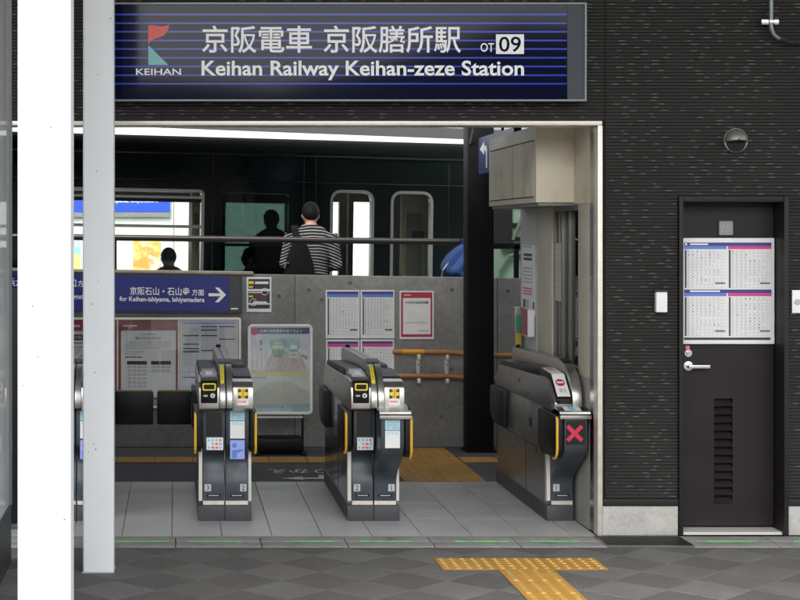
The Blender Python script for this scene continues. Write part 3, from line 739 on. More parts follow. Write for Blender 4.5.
# notices on the office
def wall_notice(name, label, cat, y0, y1, z0, z1, xf, items, th=.004, paper='paper'):
    o = thing(name, label, cat, (xf, (y0 + y1) / 2, z0))
    MB().box(xf - th, xf, y0, y1, z0, z1).build('sheet', paper, o)
    for (a0, a1, b0, b1, m) in items:               # fractions: along from far(0) to near(1), up from 0 to 1
        MB().add([(xf - th - .0008, y1 + (y0 - y1) * a, z0 + (z1 - z0) * b) for a, b in ((a0, b0), (a1, b0), (a1, b1), (a0, b1))], [(0, 1, 2, 3)]).build('print', m, o)
    return o
xf = XB - .007
wall_notice('notice_sheet', 'tall white notice with green line and black lines on office end wall', 'notice', 11.50, 11.93, 1.28, 1.80, xf,
            [(.05, .75, .97, .985, 'green'), (.15, .8, .84, .88, 'ink'), (.15, .8, .78, .82, 'ink')] + [(.12, .8, .66 - k * .05, .68 - k * .05, 'ink_grey') for k in range(5)] +
            [(.1, .8, .37 - k * .04, .39 - k * .04, 'magenta') for k in range(3)] + [(.12, .3, .10, .22, 'ink'), (.36, .55, .10, .22, 'ink_grey'), (.85, 1.0, .1, .2, 'wine')])
wall_notice('notice_sheet', 'narrow pale paper strip taped inside the office window', 'notice', 10.80, 10.97, 1.42, 1.82, XB + .010,
            [(.15, .8, .88 - k * .11, .91 - k * .11, 'ink_grey') for k in range(7)], th=.002, paper=M['beige_dark'])
lb = thing('leaflet_holder', 'white leaflet box fixed to the office end wall above the right gate', 'leaflet holder', (2.55, 11.75, 1.1))
MB().box(XB - .060, XB - .012, 11.50, 11.70, 1.13, 1.325).build('tray', 'white', lb, bevel=.004)
MB().box(XB - .066, XB - .061, 11.52, 11.70, 1.14, 1.335).build('leaflets', 'wine', lb)
ib = thing('intercom_panel', 'grey panel with green and yellow stickers beside the leaflet box', 'intercom', (2.60, 11.95, 1.0))
MB().box(XB - .078, XB - .008, 11.87, 11.95, .97, 1.33).build('case', 'grey_frame', ib, bevel=.004)
MB().rect(XB - .070, XB - .022, 1.165, 1.27, 11.8685).build('sticker', mat('green_sticker', (.03, .30, .17), .5), ib)
MB().rect(XB - .070, XB - .028, 1.05, 1.135, 11.8685).build('sticker', mat('yellow_sticker', (.50, .40, .03), .5), ib)
# blue hanging sign behind the shutter box
hsn = thing('hanging_sign', 'dark blue hanging sign with white bent arrow partly behind the shutter box', 'sign', (2.62, 12.8, 2.38))
MB().px([(y, z) for y, z in rrect(12.05, 13.45, 2.39, 2.70, .03)], 2.60, 2.66).build('panel', mat('hanging_blue', (.02, .028, .14), .35), hsn)
mb = MB(); X_ = 2.5985
def hs_poly(pts): mb.poly([(X_, y, z) for y, z in pts])
hs_poly([(13.20, 2.66), (13.38, 2.60), (13.20, 2.545)]); X_ -= .001
hs_poly([(13.205, 2.625), (13.205, 2.58), (13.12, 2.575), (13.12, 2.62)]); X_ -= .001
hs_poly([(13.15, 2.61), (13.15, 2.575), (13.11, 2.55), (13.11, 2.43), (13.06, 2.43), (13.06, 2.59), (13.09, 2.615)])
mb.text('方面', (X_, 12.98, 2.53), (0, -.35, 0), (0, 0, .11)); mb.text('JR', (X_, 12.98, 2.46), (0, -.13, 0), (0, 0, .05))
mb.build('arrow', 'white', hsn)
for y in (12.15, 12.6): MB().box(2.62, 2.64, y, y + .02, 2.70, 3.149).build('hanger', 'black', hsn)
# black steel column before the concrete wall
cl = thing('steel_column', 'black steel column standing before the concrete wall near the ticket office', 'column', (2.67, 13.7, 0))
MB().box(XW(468, 13.58), XW(494, 13.58), 13.58, 13.80, 0, 3.62).build('shaft', 'column', cl, bevel=.006)
MB().box(XW(468, 13.58) - .02, XW(494, 13.58) + .02, 13.56, 13.82, -.003, .015).build('base_plate', 'column', cl)
cb = thing('hanging_cable', 'thin cable hanging from the concourse roof beside the black column', 'cable', (2.6, 13.4, 2.5))
mb = MB(); mb.tube([(2.60, 12.7, 3.149), (2.585, 13.3, 2.98), (2.565, 13.5, 2.78), (2.55, 13.57, 2.66)], .008, 8); mb.build('cord', 'grey_frame', cb)

# ================================================================== CONCRETE WALL, RAIL, NOTICES
YB = 13.90
rw = thing('retaining_wall', 'grey concrete wall with notices between the concourse and the platform', 'wall', (1, 14, 0))
def ztop(x): return 1.542 - .0148 * (x + .51)
mb = MB(); x0, x1 = -4.5, 6.0
for a, b in ((x0, -.72), (-.716, 1.064), (1.068, 2.85), (2.854, x1)):
    q = MB(); q.loft([[(a, YB, 0), (b, YB, 0), (b, YB + .16, 0), (a, YB + .16, 0)], [(a, YB, ztop(a)), (b, YB, ztop(b)), (b, YB + .16, ztop(b)), (a, YB + .16, ztop(a))]])
    q.build('wall_panel', 'concrete', rw, bevel=.004)
q = MB(); a, b = x0, .70
q.loft([[(a, YB - .012, ztop(a) + .001), (b, YB - .012, ztop(b) + .001), (b, YB + .17, ztop(b) + .001), (a, YB + .17, ztop(a) + .001)],
        [(a, YB - .012, ztop(a) + .022), (b, YB - .012, ztop(b) + .022), (b, YB + .17, ztop(b) + .022), (a, YB + .17, ztop(a) + .022)]]); q.build('coping', 'coping', rw)
th_src = None
for px, py in ((452, 290), (508, 291), (452, 369), (279, 296), (309, 290), (441, 417), (350, 283), (508, 372), (322, 300), (322, 410)):
    p = W(px, py, YB)
    if th_src is None:
        mb = MB(); mb.tube([(p[0], YB - .0015, p[2]), (p[0], YB + .02, p[2])], .018, 14); th_src = mb.build('tie_hole', mat('tie_hole', (.11, .11, .102), .9), rw)
    else: inst(th_src, (p[0], wl(th_src).y, p[2]), rw)
# top rail of the fence on the wall
rl = thing('platform_rail', 'dark metal rail running above the concrete wall along the platform', 'rail', (1, 14.02, 1.5))
def zr(x): return 1.848 - .0125 * (x + .5)
mb = MB(); mb.tube([(-4.4, 14.02, zr(-4.4)), (2.54, 14.02, zr(2.54))], .027, 14); mb.build('rail_bar', mat('rail_metal', (.06, .055, .05), .3, .7), rl, smooth=True)
mb = MB(); mb.box(2.66, 3.9, 14.0, 14.04, ZW(249, 14), ZW(243, 14)); mb.build('rail_bar', 'black', rl)
for x in (-4.2, -1.7, -.53, 2.70, XW(516.3, 14.02)): MB().box(x - .02, x + .02, 14.0, 14.04, 1.2, zr(x) - .02).build('rail_post', 'black', rl)

# --- direction sign
Yk = YB - .05
ds = thing('direction_sign', 'long blue direction sign with white lettering and right arrow on the concrete wall', 'sign', (XW(120, Yk), Yk, ZW(313, Yk)))
dx0, dx1 = XW(-30, Yk), XW(241.5, Yk); tilt = .012
def dsz(py, x): return ZW(py, Yk) - (x - XW(180, Yk)) * tilt
def slab(mb, xa, xb, pa, pb, y0, y1, mi=0):
    mb.loft([[(xa, y0, dsz(pb, xa)), (xb, y0, dsz(pb, xb)), (xb, y0, dsz(pa, xb)), (xa, y0, dsz(pa, xa))], [(xa, y1, dsz(pb, xa)), (xb, y1, dsz(pb, xb)), (xb, y1, dsz(pa, xb)), (xa, y1, dsz(pa, xa))]], mi)
    return mb
slab(MB(), dx0, dx1, 274, 313, Yk, YB - .003).build('frame', 'sign_frame', ds)
slab(MB(), dx0 + .01, XW(229, Yk), 276.5, 311.2, Yk - .004, Yk - .0005).build('face', 'signblue', ds)
slab(MB(), XW(229.3, Yk), dx1 - .015, 276.5, 311.2, Yk - .004, Yk - .0005).build('end_panel', mat('end_panel', (.05, .052, .055), .4), ds)
mb = MB(); yy = Yk - .0055
def dtext(t, px0, py0, px1, py1):
    xa, xb = XW(px0, yy), XW(px1, yy)
    mb = MB(); mb.text(t, (xa, yy, dsz(py1, xa)), (xb - xa, 0, dsz(py1, xb) - dsz(py1, xa)), (0, 0, ZW(py0, yy) - ZW(py1, yy))); mb.build('lettering', 'letters', ds)
dtext('京阪石山・石山寺', 130, 287.3, 189.5, 295.6); dtext('方面', 192, 289, 204, 295.4)
dtext('for Keihan-ishiyama, Ishiyamadera', 119.5, 297, 204.5, 303.3)
dtext('びわ湖浜大津・坂本比叡山口', -12, 280, 76.2, 288.5); dtext('方面', 77.5, 281.5, 90, 288)
dtext('for Biwako-hamaotsu, Sakamoto-hieizanguchi', -12, 295, 86, 301.6)
def dpt(px, py): x = XW(px, yy); return (x, yy, dsz(py, x))
mb = MB(); mb.poly([dpt(208.5, 292.8), dpt(220.3, 292.8), dpt(215, 287), dpt(218.8, 287), dpt(226, 294.3), dpt(218.8, 301.8), dpt(215, 301.8), dpt(220.3, 295.8), dpt(208.5, 295.8)]); mb.build('arrow', 'letters', ds)
mb = MB(); mb.quad(231, 308, 238, 309.4, yy); mb.build('maker_mark', 'letters', ds)

# --- notice case with red and white notices
Yc = YB - .05
nc = thing('notice_case', 'silver framed notice case with red and white notices left of the gates', 'notice board', (XW(150, Yc), Yc, ZW(410, Yc)))
MB().box(XW(40, Yc), XW(240, Yc), Yc + .02, YB - .003, ZW(407, Yc), ZW(318.5, Yc)).build('backing', 'grey_frame', nc)
mb = MB(); frame_ring(mb, rrect(XW(39, Yc), XW(241, Yc), ZW(408, Yc), ZW(317.5, Yc), .02, 3), rrect(XW(41, Yc), XW(239, Yc), ZW(406, Yc), ZW(319.6, Yc), .012, 3), Yc - .01, Yc + .04)
mb.build('frame', 'alu', nc)
for px in (117.5, 178.6): MB().box(XW(px - .7, Yc), XW(px + .7, Yc), Yc - .004, Yc + .018, ZW(405.8, Yc), ZW(319.8, Yc)).build('divider', 'alu', nc)
def para(mb, px0, py0, px1, n, dy, Y, mi, r, hgt=.6):
    for k in range(n):
        x = px0
        end = px1 if k < n - 1 else px0 + (px1 - px0) * r.uniform(.4, .9)
        while x < end:
            L_ = r.uniform(2, 7); mb.quad(x, py0 + k * dy, min(end, x + L_), py0 + k * dy + dy * hgt, Y, mi); x += L_ + .6
r = random.Random(3); Y1 = Yc + .012
mb = MB(); mb.box(XW(118.6, Yc), XW(177.6, Yc), Y1 + .001, Y1 + .006, ZW(405.5, Yc), ZW(320, Yc)); mb.build('red_notice', 'wine', nc)
mb = MB(); Y2 = Y1 - .0006
mb.py(rrect(XW(121, Y2), XW(175.8, Y2), ZW(420, Y2) + .2, ZW(330.5, Y2), .015, 3), Y2 - .0002, Y2, 0)
Y3 = Y2 - .001
mb.ptext('運賃改定のお知らせ', 135, 336.6, 161, 339.6, Y3, 1); mb.quad(140, 333.8, 156, 335, Y3, 2)
para(mb, 125, 341.5, 171, 4, 2.1, Y3, 2, r, .45); para(mb, 125, 351.5, 145, 2, 2.1, Y3, 2, r, .45); para(mb, 125, 356.6, 150, 1, 2.1, Y3, 1, r, .5)
for bx, wn, rows in ((127, 20, 6), (151, 20, 2)):
    mb.quad(bx, 361, bx + wn, 364.6, Y3, 1)
    for k in range(rows):
        mb.quad(bx, 367 + k * 3.9, bx + wn, 367.8 + k * 3.9, Y3, 2)
        for q in range(4): mb.quad(bx + 1 + q * 5, 365.4 + k * 3.9, bx + 4 + q * 5, 366.5 + k * 3.9, Y3, 2)
mb.quad(123, 325, 137, 326.6, Y3, 3); mb.quad(128, 327.6, 133, 328.2, Y3, 3)
mb.build('print', ['paper', 'ink', 'ink_grey', 'white'], nc)
mb = MB(); mb.box(XW(179.6, Yc), XW(238.4, Yc), Y1 + .001, Y1 + .006, ZW(405.5, Yc), ZW(320, Yc)); mb.build('white_notice', mat('paper_grey', (.72, .73, .74), .5, noise=.06, nscale=8), nc)
mb = MB()
mb.quad(183, 322, 236, 324.3, Y2, 3)
for cx, ys in ((183, (335, 343.5, 348, 351)), (201, (326, 329.5, 335, 350)), (219, (326, 338.6))):
    for y in ys: mb.quad(cx, y, cx + 16, y + 1.2, Y2, 0)
    para(mb, cx, 328, cx + 16, 24, 2.2, Y2 + .0003, 1, r, .3)
for k in range(4): mb.quad(183 + (k % 2) * 7, 366 + (k // 2) * 7, 188 + (k % 2) * 7, 371 + (k // 2) * 7, Y2, 2)
mb.quad(183, 377, 196, 386, Y2, 2)
mb.build('print', ['ink', 'ink_grey', 'pale', 'lav'], nc)
mb = MB(); mb.box(XW(42, Yc), XW(116.4, Yc), Y1 + .001, Y1 + .006, ZW(405.5, Yc), ZW(320, Yc)); mb.build('red_notice', 'crimson', nc)
mb = MB(); mb.quad(44, 331, 112, 405, Y2, 0); mb.quad(72.5, 334.5, 90, 343.5, Y3, 1); mb.quad(60, 347, 100, 347.8, Y3, 3); para(mb, 46, 350, 110, 8, 2.4, Y3, 2, r, .45)
mb.ptext('大阪', 74, 335.5, 82, 339, Y3 - .0005, 0); mb.quad(74, 340.3, 87, 342.6, Y3 - .0005, 0); mb.quad(62, 325, 80, 327, Y2, 0)
mb.build('print', ['paper', 'ink', 'ink_grey', 'magenta'], nc)
MB().box(XW(40.5, Yc), XW(239.5, Yc), Yc - .006, Yc - .003, ZW(406.5, Yc), ZW(319, Yc)).build('pane', 'glass_case', nc)

# --- small dark poster
Yp = YB - .004
sp = thing('wall_poster', 'small black and white poster with yellow words beside the blue sign', 'poster', (XW(259, Yp), Yp, ZW(312, Yp)))
MB().box(XW(246.6, Yp), XW(271.4, Yp), Yp, YB - .001, ZW(312, Yp), ZW(277, Yp)).build('sheet', 'paper', sp)
mb = MB(); Y1 = Yp - .0008; Y2 = Y1 - .0008
mb.quad(248.4, 279, 269.8, 308.5, Y1, 0)
mb.quad(255, 281.5, 268.5, 284, Y2, 2); mb.quad(248.8, 281.2, 253.6, 284, Y2, 1); mb.quad(249, 286, 253, 287.8, Y2, 1); mb.quad(249, 295.5, 253, 297.2, Y2, 1)
for (xa, ya, xb, yb) in ((248.4, 289, 269.8, 291.2), (249, 292, 262, 293), (248.4, 303.2, 269.8, 304.6), (253, 301.4, 267, 303)): mb.quad(xa, ya, xb, yb, Y2, 2)
def circle(mb, cx, cy, r0, r1, Y, mi, n=20):
    o = [W(cx + r0 * math.cos(2 * math.pi * k / n), cy + r0 * math.sin(2 * math.pi * k / n), Y) for k in range(n)]
    if r1 <= 0: mb.poly(o, mi); return
    i = [W(cx + r1 * math.cos(2 * math.pi * k / n), cy + r1 * math.sin(2 * math.pi * k / n), Y) for k in range(n)]
    mb.add(o + i, [(k, (k + 1) % n, n + (k + 1) % n, n + k) for k in range(n)], mi)
circle(mb, 264.8, 291.6, 3.7, 3.1, Y2 - .0006, 2); circle(mb, 253.2, 302.3, 3.7, 3.1, Y2 - .0006, 2)
mb.quad(252, 293.6, 266, 300.4, Y1 - .0004, 3)
mb.build('print', ['ink', 'yellow_lab', 'white', mat('print_brown', (.09, .05, .045), .5)], sp)

# --- framed picture board on a stand
Yf = 13.52
pbz = thing('picture_stand', 'white framed picture board of trains on a black stand before the wall', 'poster stand', (XW(281, Yf), Yf, 0))
fx0, fx1, fz0, fz1 = XW(248, Yf), XW(312.5, Yf), ZW(414.5, Yf), ZW(324.3, Yf)
mb = MB(); frame_ring(mb, rrect(fx0, fx1, fz0, fz1, .04), rrect(fx0 + .024, fx1 - .024, fz0 + .024, fz1 - .024, .012), Yf - .012, Yf + .022)
mb.build('frame', 'white', pbz, bevel=.004)
MB().box(fx0 + .012, fx1 - .012, Yf + .004, Yf + .02, fz0 + .012, fz1 - .012).build('backing', 'paper', pbz)
mb = MB(); Y1 = Yf + .0015; Y2 = Y1 - .0007; Y3 = Y2 - .0007; Y4 = Y3 - .0007
cols = [mat('p_sky', (.55, .70, .73), .4, noise=.15, nscale=9), mat('p_trees', (.40, .56, .55), .4, noise=.3, nscale=14), mat('p_tracks', (.60, .53, .48), .4, noise=.15, nscale=20), mat('p_green', (.28, .54, .36), .4),
        mat('p_cream', (.72, .73, .68), .4), mat('p_grey', (.66, .68, .70), .4, noise=.15, nscale=16), mat('p_navy', (.08, .10, .24), .4), mat('p_mag', (.55, .05, .22), .4), M['white'], mat('p_yel', (.66, .66, .34), .4), mat('p_mint', (.64, .71, .64), .4, noise=.08, nscale=10), mat('p_dark', (.34, .36, .38), .4), mat('p_hill', (.56, .58, .50), .4, noise=.1, nscale=8)]
mb.quad(251.3, 328, 309.5, 411.5, Y1, 10)
mb.quad(251.3, 334, 309.5, 372, Y2, 5); mb.quad(264, 334, 300, 350, Y3, 0); mb.quad(270, 338, 300, 348, Y3 - .0003, 1)
mb.poly([W(262, 372, Y3 - .0005), W(272, 352, Y3 - .0005), W(300, 352, Y3 - .0005), W(308, 372, Y3 - .0005)], 2)
for a, b in ((268, 275), (284, 277), (287, 291), (302, 295)):
    mb.poly([W(a, 372, Y4), W(a + .8, 372, Y4), W(b + .4, 353, Y4), W(b, 353, Y4)], 4)
mb.quad(272, 341, 284, 355, Y4, 3); mb.quad(272.5, 345, 283.5, 349, Y4 - .0004, 4); mb.quad(274, 342, 282, 344, Y4 - .0004, 4); mb.quad(274, 355, 282, 357.5, Y4, 11)
mb.quad(289, 342, 298, 352, Y4, 1); mb.quad(288.5, 352, 298, 358, Y4, 4); mb.quad(290, 345, 297, 349, Y4 - .0004, 8); mb.quad(291, 354, 296, 355.4, Y4 - .0004, 11)
for cx, cy, rr_ in ((261, 341.5, 1.9), (261, 344, 1.5), (261, 349, 1.4), (303, 356, 1.5), (306, 357.5, 1.9)): circle(mb, cx, cy, rr_, 0, Y4, 11)
for k in range(7): mb.quad(252 + k * 2.2, 352 + (k % 3) * 2, 253.4 + k * 2.2, 370, Y4, 8 if k % 2 else 5)
mb.quad(251.3, 327.8, 309.5, 333.8, Y2, 6); circle(mb, 254.3, 331.3, 4.0, 0, Y3, 7, 16); mb.ptext('大津の京阪電車を見てみよう', 259.5, 329.3, 302, 332.6, Y3, 8)
mb.quad(251.3, 369.5, 256, 374, Y4, 9); mb.quad(256, 372, 309.5, 376, Y3, 9)
hl = [W(250 + 60 * k / 16 + 1.3, 398 - 17 * math.sin(math.pi * (k + 1.0) / 18), Y2) for k in range(17)]
mb.poly(hl + [W(309.5, 404, Y2), W(251.3, 404, Y2)], 12); mb.poly([W(251.3, 404, Y2), W(309.5, 404, Y2), W(309.5, 411.5, Y2), W(251.3, 411.5, Y2)], 1)
mb.quad(252, 377, 266, 378.2, Y3, 11); mb.quad(256, 406.5, 284, 408.2, Y3, 11)
mb.build('picture', cols, pbz)
MB().box(fx0 + .024, fx1 - .024, Yf - .004, Yf - .001, fz0 + .024, fz1 - .024).build('pane', 'glass_case', pbz)
mb = MB(); mb.box(XW(256, Yf), XW(303, Yf), Yf - .008, Yf + .02, ZW(418, Yf), ZW(416, Yf)); mb.build('lower_rail', 'silver', pbz)
for px in (255.5, 302.8): MB().box(XW(px - 1.2, Yf), XW(px + 1.2, Yf), Yf + .023, Yf + .045, .03, ZW(330, Yf)).build('upright', 'black', pbz, bevel=.003)
for px in (256, 303): MB().box(XW(px - 2.2, Yf), XW(px + 2.2, Yf), Yf - .16, Yf + .20, 0, .03).build('foot', 'black', pbz, bevel=.006)
MB().box(XW(252, Yf), XW(302, Yf), Yf - .11, Yf + .18, .031, .135).build('ballast_weight', 'black', pbz, bevel=.012)

# --- four paper timetables and the red notice
Yp = YB - .004
lbl = ['blue headed paper timetable, upper left of the four on the wall', 'blue headed paper timetable, upper right of the four on the wall',
       'pink headed paper timetable, lower left of the four, partly behind a gate', 'pink headed paper timetable, lower right of the four, partly behind a gate']
for k, (a, b, c_, d) in enumerate(((325.6, 290, 359.6, 338.3), (360.6, 290, 394.4, 338.3), (326, 339.8, 359.4, 388), (360.6, 339.6, 394, 388))):
    o = thing('paper_timetable', lbl[k], 'timetable', (XW((a + c_ + b) / 3, Yp), Yp, ZW(d, Yp)), 'timetables taped on the concrete wall'); o.location.x = XW((a + b) / 2 if 0 else (a + c_) / 2, Yp); WL[o.name] = Vector(o.location)
    MB().box(XW(a, Yp), XW(c_, Yp), Yp, YB - .001, ZW(d, Yp), ZW(b, Yp)).build('sheet', 'paper', o)
    mb = MB(); timetable(mb, a + 1.5, b + 1.6, c_ - 1.2, d - 3.5, Yp - .0008, .055, .075, 20 + k, idx=(0, 1, 2, 3, 4))
    mb.build('print', ['paper', 'navy', 'magenta' if k > 1 else 'blue', 'ink', 'ink_grey'], o)
q = thing('wall_poster', 'crimson bordered white notice above the orange handrail', 'poster', (XW(417, Yp), Yp, ZW(339, Yp)))
MB().box(XW(399.6, Yp), XW(433.8, Yp), Yp, YB - .001, ZW(339, Yp), ZW(290.8, Yp)).build('sheet', 'paper', q)
mb = MB(); mb.quad(401, 292.3, 432.3, 337, Yp - .0008, 0); mb.quad(403, 298, 430.6, 334.2, Yp - .0014, 1)
mb.ptext('WEB遅延証明書', 405, 301, 428.5, 303.8, Yp - .0022, 2); mb.quad(405, 322.3, 428, 323, Yp - .0022, 3); mb.quad(418, 330.2, 428.5, 331.4, Yp - .0022, 3); mb.quad(404, 294.6, 411, 295.5, Yp - .0016, 1)
mb.build('print', ['crimson', 'paper', 'ink', 'ink_grey'], q)

# --- double handrail on the wall
Yh = YB - .085
hrl = thing('wall_handrail', 'double orange brown handrail with upright brackets on the concrete wall', 'handrail', (XW(455, Yh), Yh, ZW(385, Yh)))
for pa, pb2 in ((352, 356.5), (376, 380.5)):
    pts = [W(392.5, pa, Yh), W(394, pa - .1, Yh), W(420, pa, Yh), W(452, pa + .6, Yh), W(470, pa + 2.6, Yh), W(500, pa + 3.4, Yh), W(530, pb2 - .7, Yh)]
    mb = MB(); mb.tube(pts, [.014, .0225, .0225, .0225, .0225, .0225, .0225], 12); o = mb.build('rail_bar', 'orange_rail', hrl, smooth=True)
    if pa < 360:
        mb = MB(); mb.tube([W(402, pa - .1, Yh), W(424, pa + .05, Yh)], .0238, 12); mb.build('tape', 'orange_tape', o, smooth=True)
    for px in (418.5, 447, 516):
        x = XW(px + .6, Yh); z = ZW(pa + (3 if px > 500 else .3), Yh)
        MB().box(x - .014, x + .014, Yh - .012, YB - .020, z - .062, z - .017).build('bracket_arm', 'alu', hrl, bevel=.003)
for px in (418.0, 446.4, 515):
    d = 3 if px > 500 else 0
    MB().box(XW(px - 1.9, YB), XW(px + 1.9, YB), YB - .019, YB - .002, ZW(383 + d, YB), ZW(358.5 + d, YB)).build('bracket_plate', mat('bracket_plate', (.50, .49, .46), .5, .3), hrl, bevel=.003)
    x = XW(px, YB)
    MB().box(x - .006, x + .006, YB - .0225, YB - .0192, ZW(364.5 + d, YB) - .006, ZW(364.5 + d, YB) + .006).build('bolt', 'ink', hrl)

# ================================================================== TICKET GATES
def arc_div(z0=.80, cy=10.5, ry=.385, rz=.25, n=10):
    return [(cy - ry * math.sin(R(90 * k / n)), z0 + rz * math.cos(R(90 * k / n))) for k in range(n + 1)]
def smooth_path(a, b, n=8):
    """ease from point a to b (y,z): a soft S"""
    return [(a[0] + (b[0] - a[0]) * (.5 - .5 * math.cos(math.pi * k / n)), a[1] + (b[1] - a[1]) * k / n) for k in range(n + 1)]
def sticker(mb, x0, x1, z0, z1, y, mi): mb.rect(x0, x1, z0, z1, y, mi)
def half(g, xa, xb, outer, kind, num, extras=(), ppx=None):
    """one lane side of a gate. outer: -1 left / +1 right is the passage side; kind: plain | shelf"""
    yf = 10.235 if kind == 'plain' else 9.985
    xo = xa if outer < 0 else xb
    # front panel with soft S curve
    prof = ([(10.338, .135), (10.341, .248)] + smooth_path((10.341, .248), (yf, .54), 12)[1:] if kind == 'shelf' else [(10.338, .135), (10.341, .245)] + smooth_path((10.341, .245), (10.385, .40), 4)[1:] + smooth_path((10.385, .40), (yf, .535))[1:]) + [(yf, .755), (10.6, .755), (10.6, .135)]
    if outer < 0: f0, f1 = xa + .030, ppx[1]
    else: f0, f1 = ppx[0], xb - .022
    fp = MB().px(prof, f0, f1).build('front_panel', 'panel', g, bevel=.006, seg=2)
    # bright edge strip beside the panel
    s0, s1 = (xa + .004, xa + .027) if outer < 0 else (xb - .021, xb - .002)
    MB().px([(10.352, .13), (10.358, .47), (10.40, .47), (10.40, .13)], s0, s1).build('edge_strip', mat('edge_strip', (.66, .64, .58), .45, .2), g)
    MB().box(f0 + .002, f1 - .002, 10.342, 10.36, .105, .132).build('kick_strip', 'alu', g)
    # flap housings (black bulges) on the passage side
    bx0, bx1 = (xo - .028, xo + .018) if outer < 0 else (xo - .018, xo + .028)
    for ya, yb, tagx in ((yf - .015, yf + .49, 'front'), (11.57, 12.07, 'rear')):
        if tagx == 'front': pr = [(ya, .50), (ya + .05, .462), (yb - .10, .445), (yb, .50), (yb, .715), (yb - .02, .732), (ya, .732)]
        else: pr = [(ya, .46), (yb - .14, .46), (yb, .52), (yb, .70), (yb - .03, .732), (ya, .732)]
        o = MB().px(pr, bx0, bx1).build('flap_housing', 'black', g, bevel=.010)
        if tagx == 'front':
            e0, e1 = (bx0 - .001, bx0 + .016) if outer < 0 else (bx1 - .016, bx1 + .001)
            pts = [((e0 + e1) / 2, ya + .10, .450), ((e0 + e1) / 2, ya + .05, .456), ((e0 + e1) / 2, ya + .006, .490), ((e0 + e1) / 2, ya - .002, .52), ((e0 + e1) / 2, ya - .002, .70), ((e0 + e1) / 2, ya + .01, .725)]
            mb = MB(); mb.tube(pts, .0085, 8); mb.build('yellow_edge', 'yellow', o, smooth=True)
    # numbers low on the panel
    if outer < 0: n0 = f0 + .012
    else: n0 = f1 - .012 - .042
    if num:
        mb = MB(); sticker(mb, n0, n0 + .042, .195, .242, 10.3362, 0); mb.build('number_plate', mat('plate_grey', (.50, .52, .52), .5), fp)
        mb = MB(); mb.fit(num, (n0 + .021, 10.3352, .202), .033); mb.build('number', 'ink', fp)
        mb = MB(); c0 = (f0 + f1) / 2; sticker(mb, c0 - .045, c0 + .045, .158, .176, 10.3362, 0); sticker(mb, c0 - .034, c0 + .034, .164, .170, 10.3355, 1)
        mb.build('maker_plate', ['black', 'ink_grey'], fp)
    # display and stickers
    ys = yf - .0012
    dpy = 9.6 if (kind == 'shelf' and 'icoca' in extras) else 0
    def zz(py): return ZW(py + dpy, yf)
    cxm = (f0 + f1) / 2
    if 'led' in extras:
        MB().rect(f0 + .018, f1 - .02, zz(436), zz(412.5), ys).build('display', 'black_gloss', fp)
        mb = MB(); a, b = f0 + .022, f1 - .012; z0_, z1_ = zz(450), zz(437.5)
        sticker(mb, a, b, z0_, z1_, ys, 0); rr2 = random.Random(5); wd = (b - a)
        for i in range(4):
            for j in range(3):
                mm = rr2.choice([1, 1, 2, 3, 4]); sticker(mb, a + wd * (.07 + .23 * i), a + wd * (.07 + .23 * i) + wd * rr2.uniform(.12, .18), z0_ + (z1_ - z0_) * (.1 + .30 * j), z0_ + (z1_ - z0_) * (.28 + .30 * j), ys - .0006, mm)
        mb.build('card_sticker', ['white', 'skyb', 'pale', 'red', 'teal'], fp)
    if 'icoca' in extras:
        a, b = cxm - .048, cxm + .046
        mb = MB(); sticker(mb, a, b, zz(420.5), zz(410.5), ys, 0)
        rr2 = random.Random(9)
        for i in range(7):
            for j in range(3):
                if rr2.random() < .8: sticker(mb, a + .014 + i * .0105, a + .014 + i * .0105 + .008, zz(419) + j * .017, zz(419) + j * .017 + .012, ys - .0006, 1)
        mb.build('ic_sticker', [mat('pale_blue_sticker', (.36, .66, .80), .4), 'ink_grey'], fp)
        mb = MB(); sticker(mb, a, b, zz(438.5), zz(421.2), ys, 0); mb.text('ICOCA', (a + .012, ys - .0008, zz(425)), (.070, 0, 0), (0, 0, .018), 1)
        mb.build('ic_card_sticker', ['white', 'skyb'], fp)
        if 'blue' in extras:
            mb = MB(); sticker(mb, a, b, zz(459), zz(440.2), ys, 0)
            o2 = []
            mb.poly([(cxm - .02 + .016 * math.cos(2 * math.pi * k / 14), ys - .0006, zz(445.5) + .016 * math.sin(2 * math.pi * k / 14)) for k in range(14)], 1)
            mb.poly([(cxm - .036, ys - .0006, zz(458)), (cxm - .005, ys - .0006, zz(458)), (cxm - .005, ys - .0006, zz(453)), (cxm + .034, ys - .0006, zz(451)), (cxm + .034, ys - .0006, zz(449.2)), (cxm - .036, ys - .0006, zz(450.2))], 1)
            mb.build('touch_sticker', ['lav', 'blue'], fp)
    if 'cross' in extras:
        MB().rect(f0 + .008, f1 - .012, zz(445), zz(421), ys).build('display', 'black_gloss', fp)
        cz = zz(433.3); cx_ = cxm - .008; k = .046; wv = .013
        mb = MB()
        for s_ in (-1, 1):
            mb.poly([(cx_ - k - wv * .7, ys - .001 - (.0004 if s_ > 0 else 0), cz - s_ * (k - wv * .7)), (cx_ - k + wv * .7, ys - .001 - (.0004 if s_ > 0 else 0), cz - s_ * (k + wv * .7)), (cx_ + k + wv * .7, ys - .001 - (.0004 if s_ > 0 else 0), cz + s_ * (k - wv * .7)), (cx_ + k - wv * .7, ys - .001 - (.0004 if s_ > 0 else 0), cz + s_ * (k + wv * .7))])
        mb.build('cross_lamp', mat('red_led', (.34, .01, .045), .4, emit=((1, .03, .12), .07)), fp)
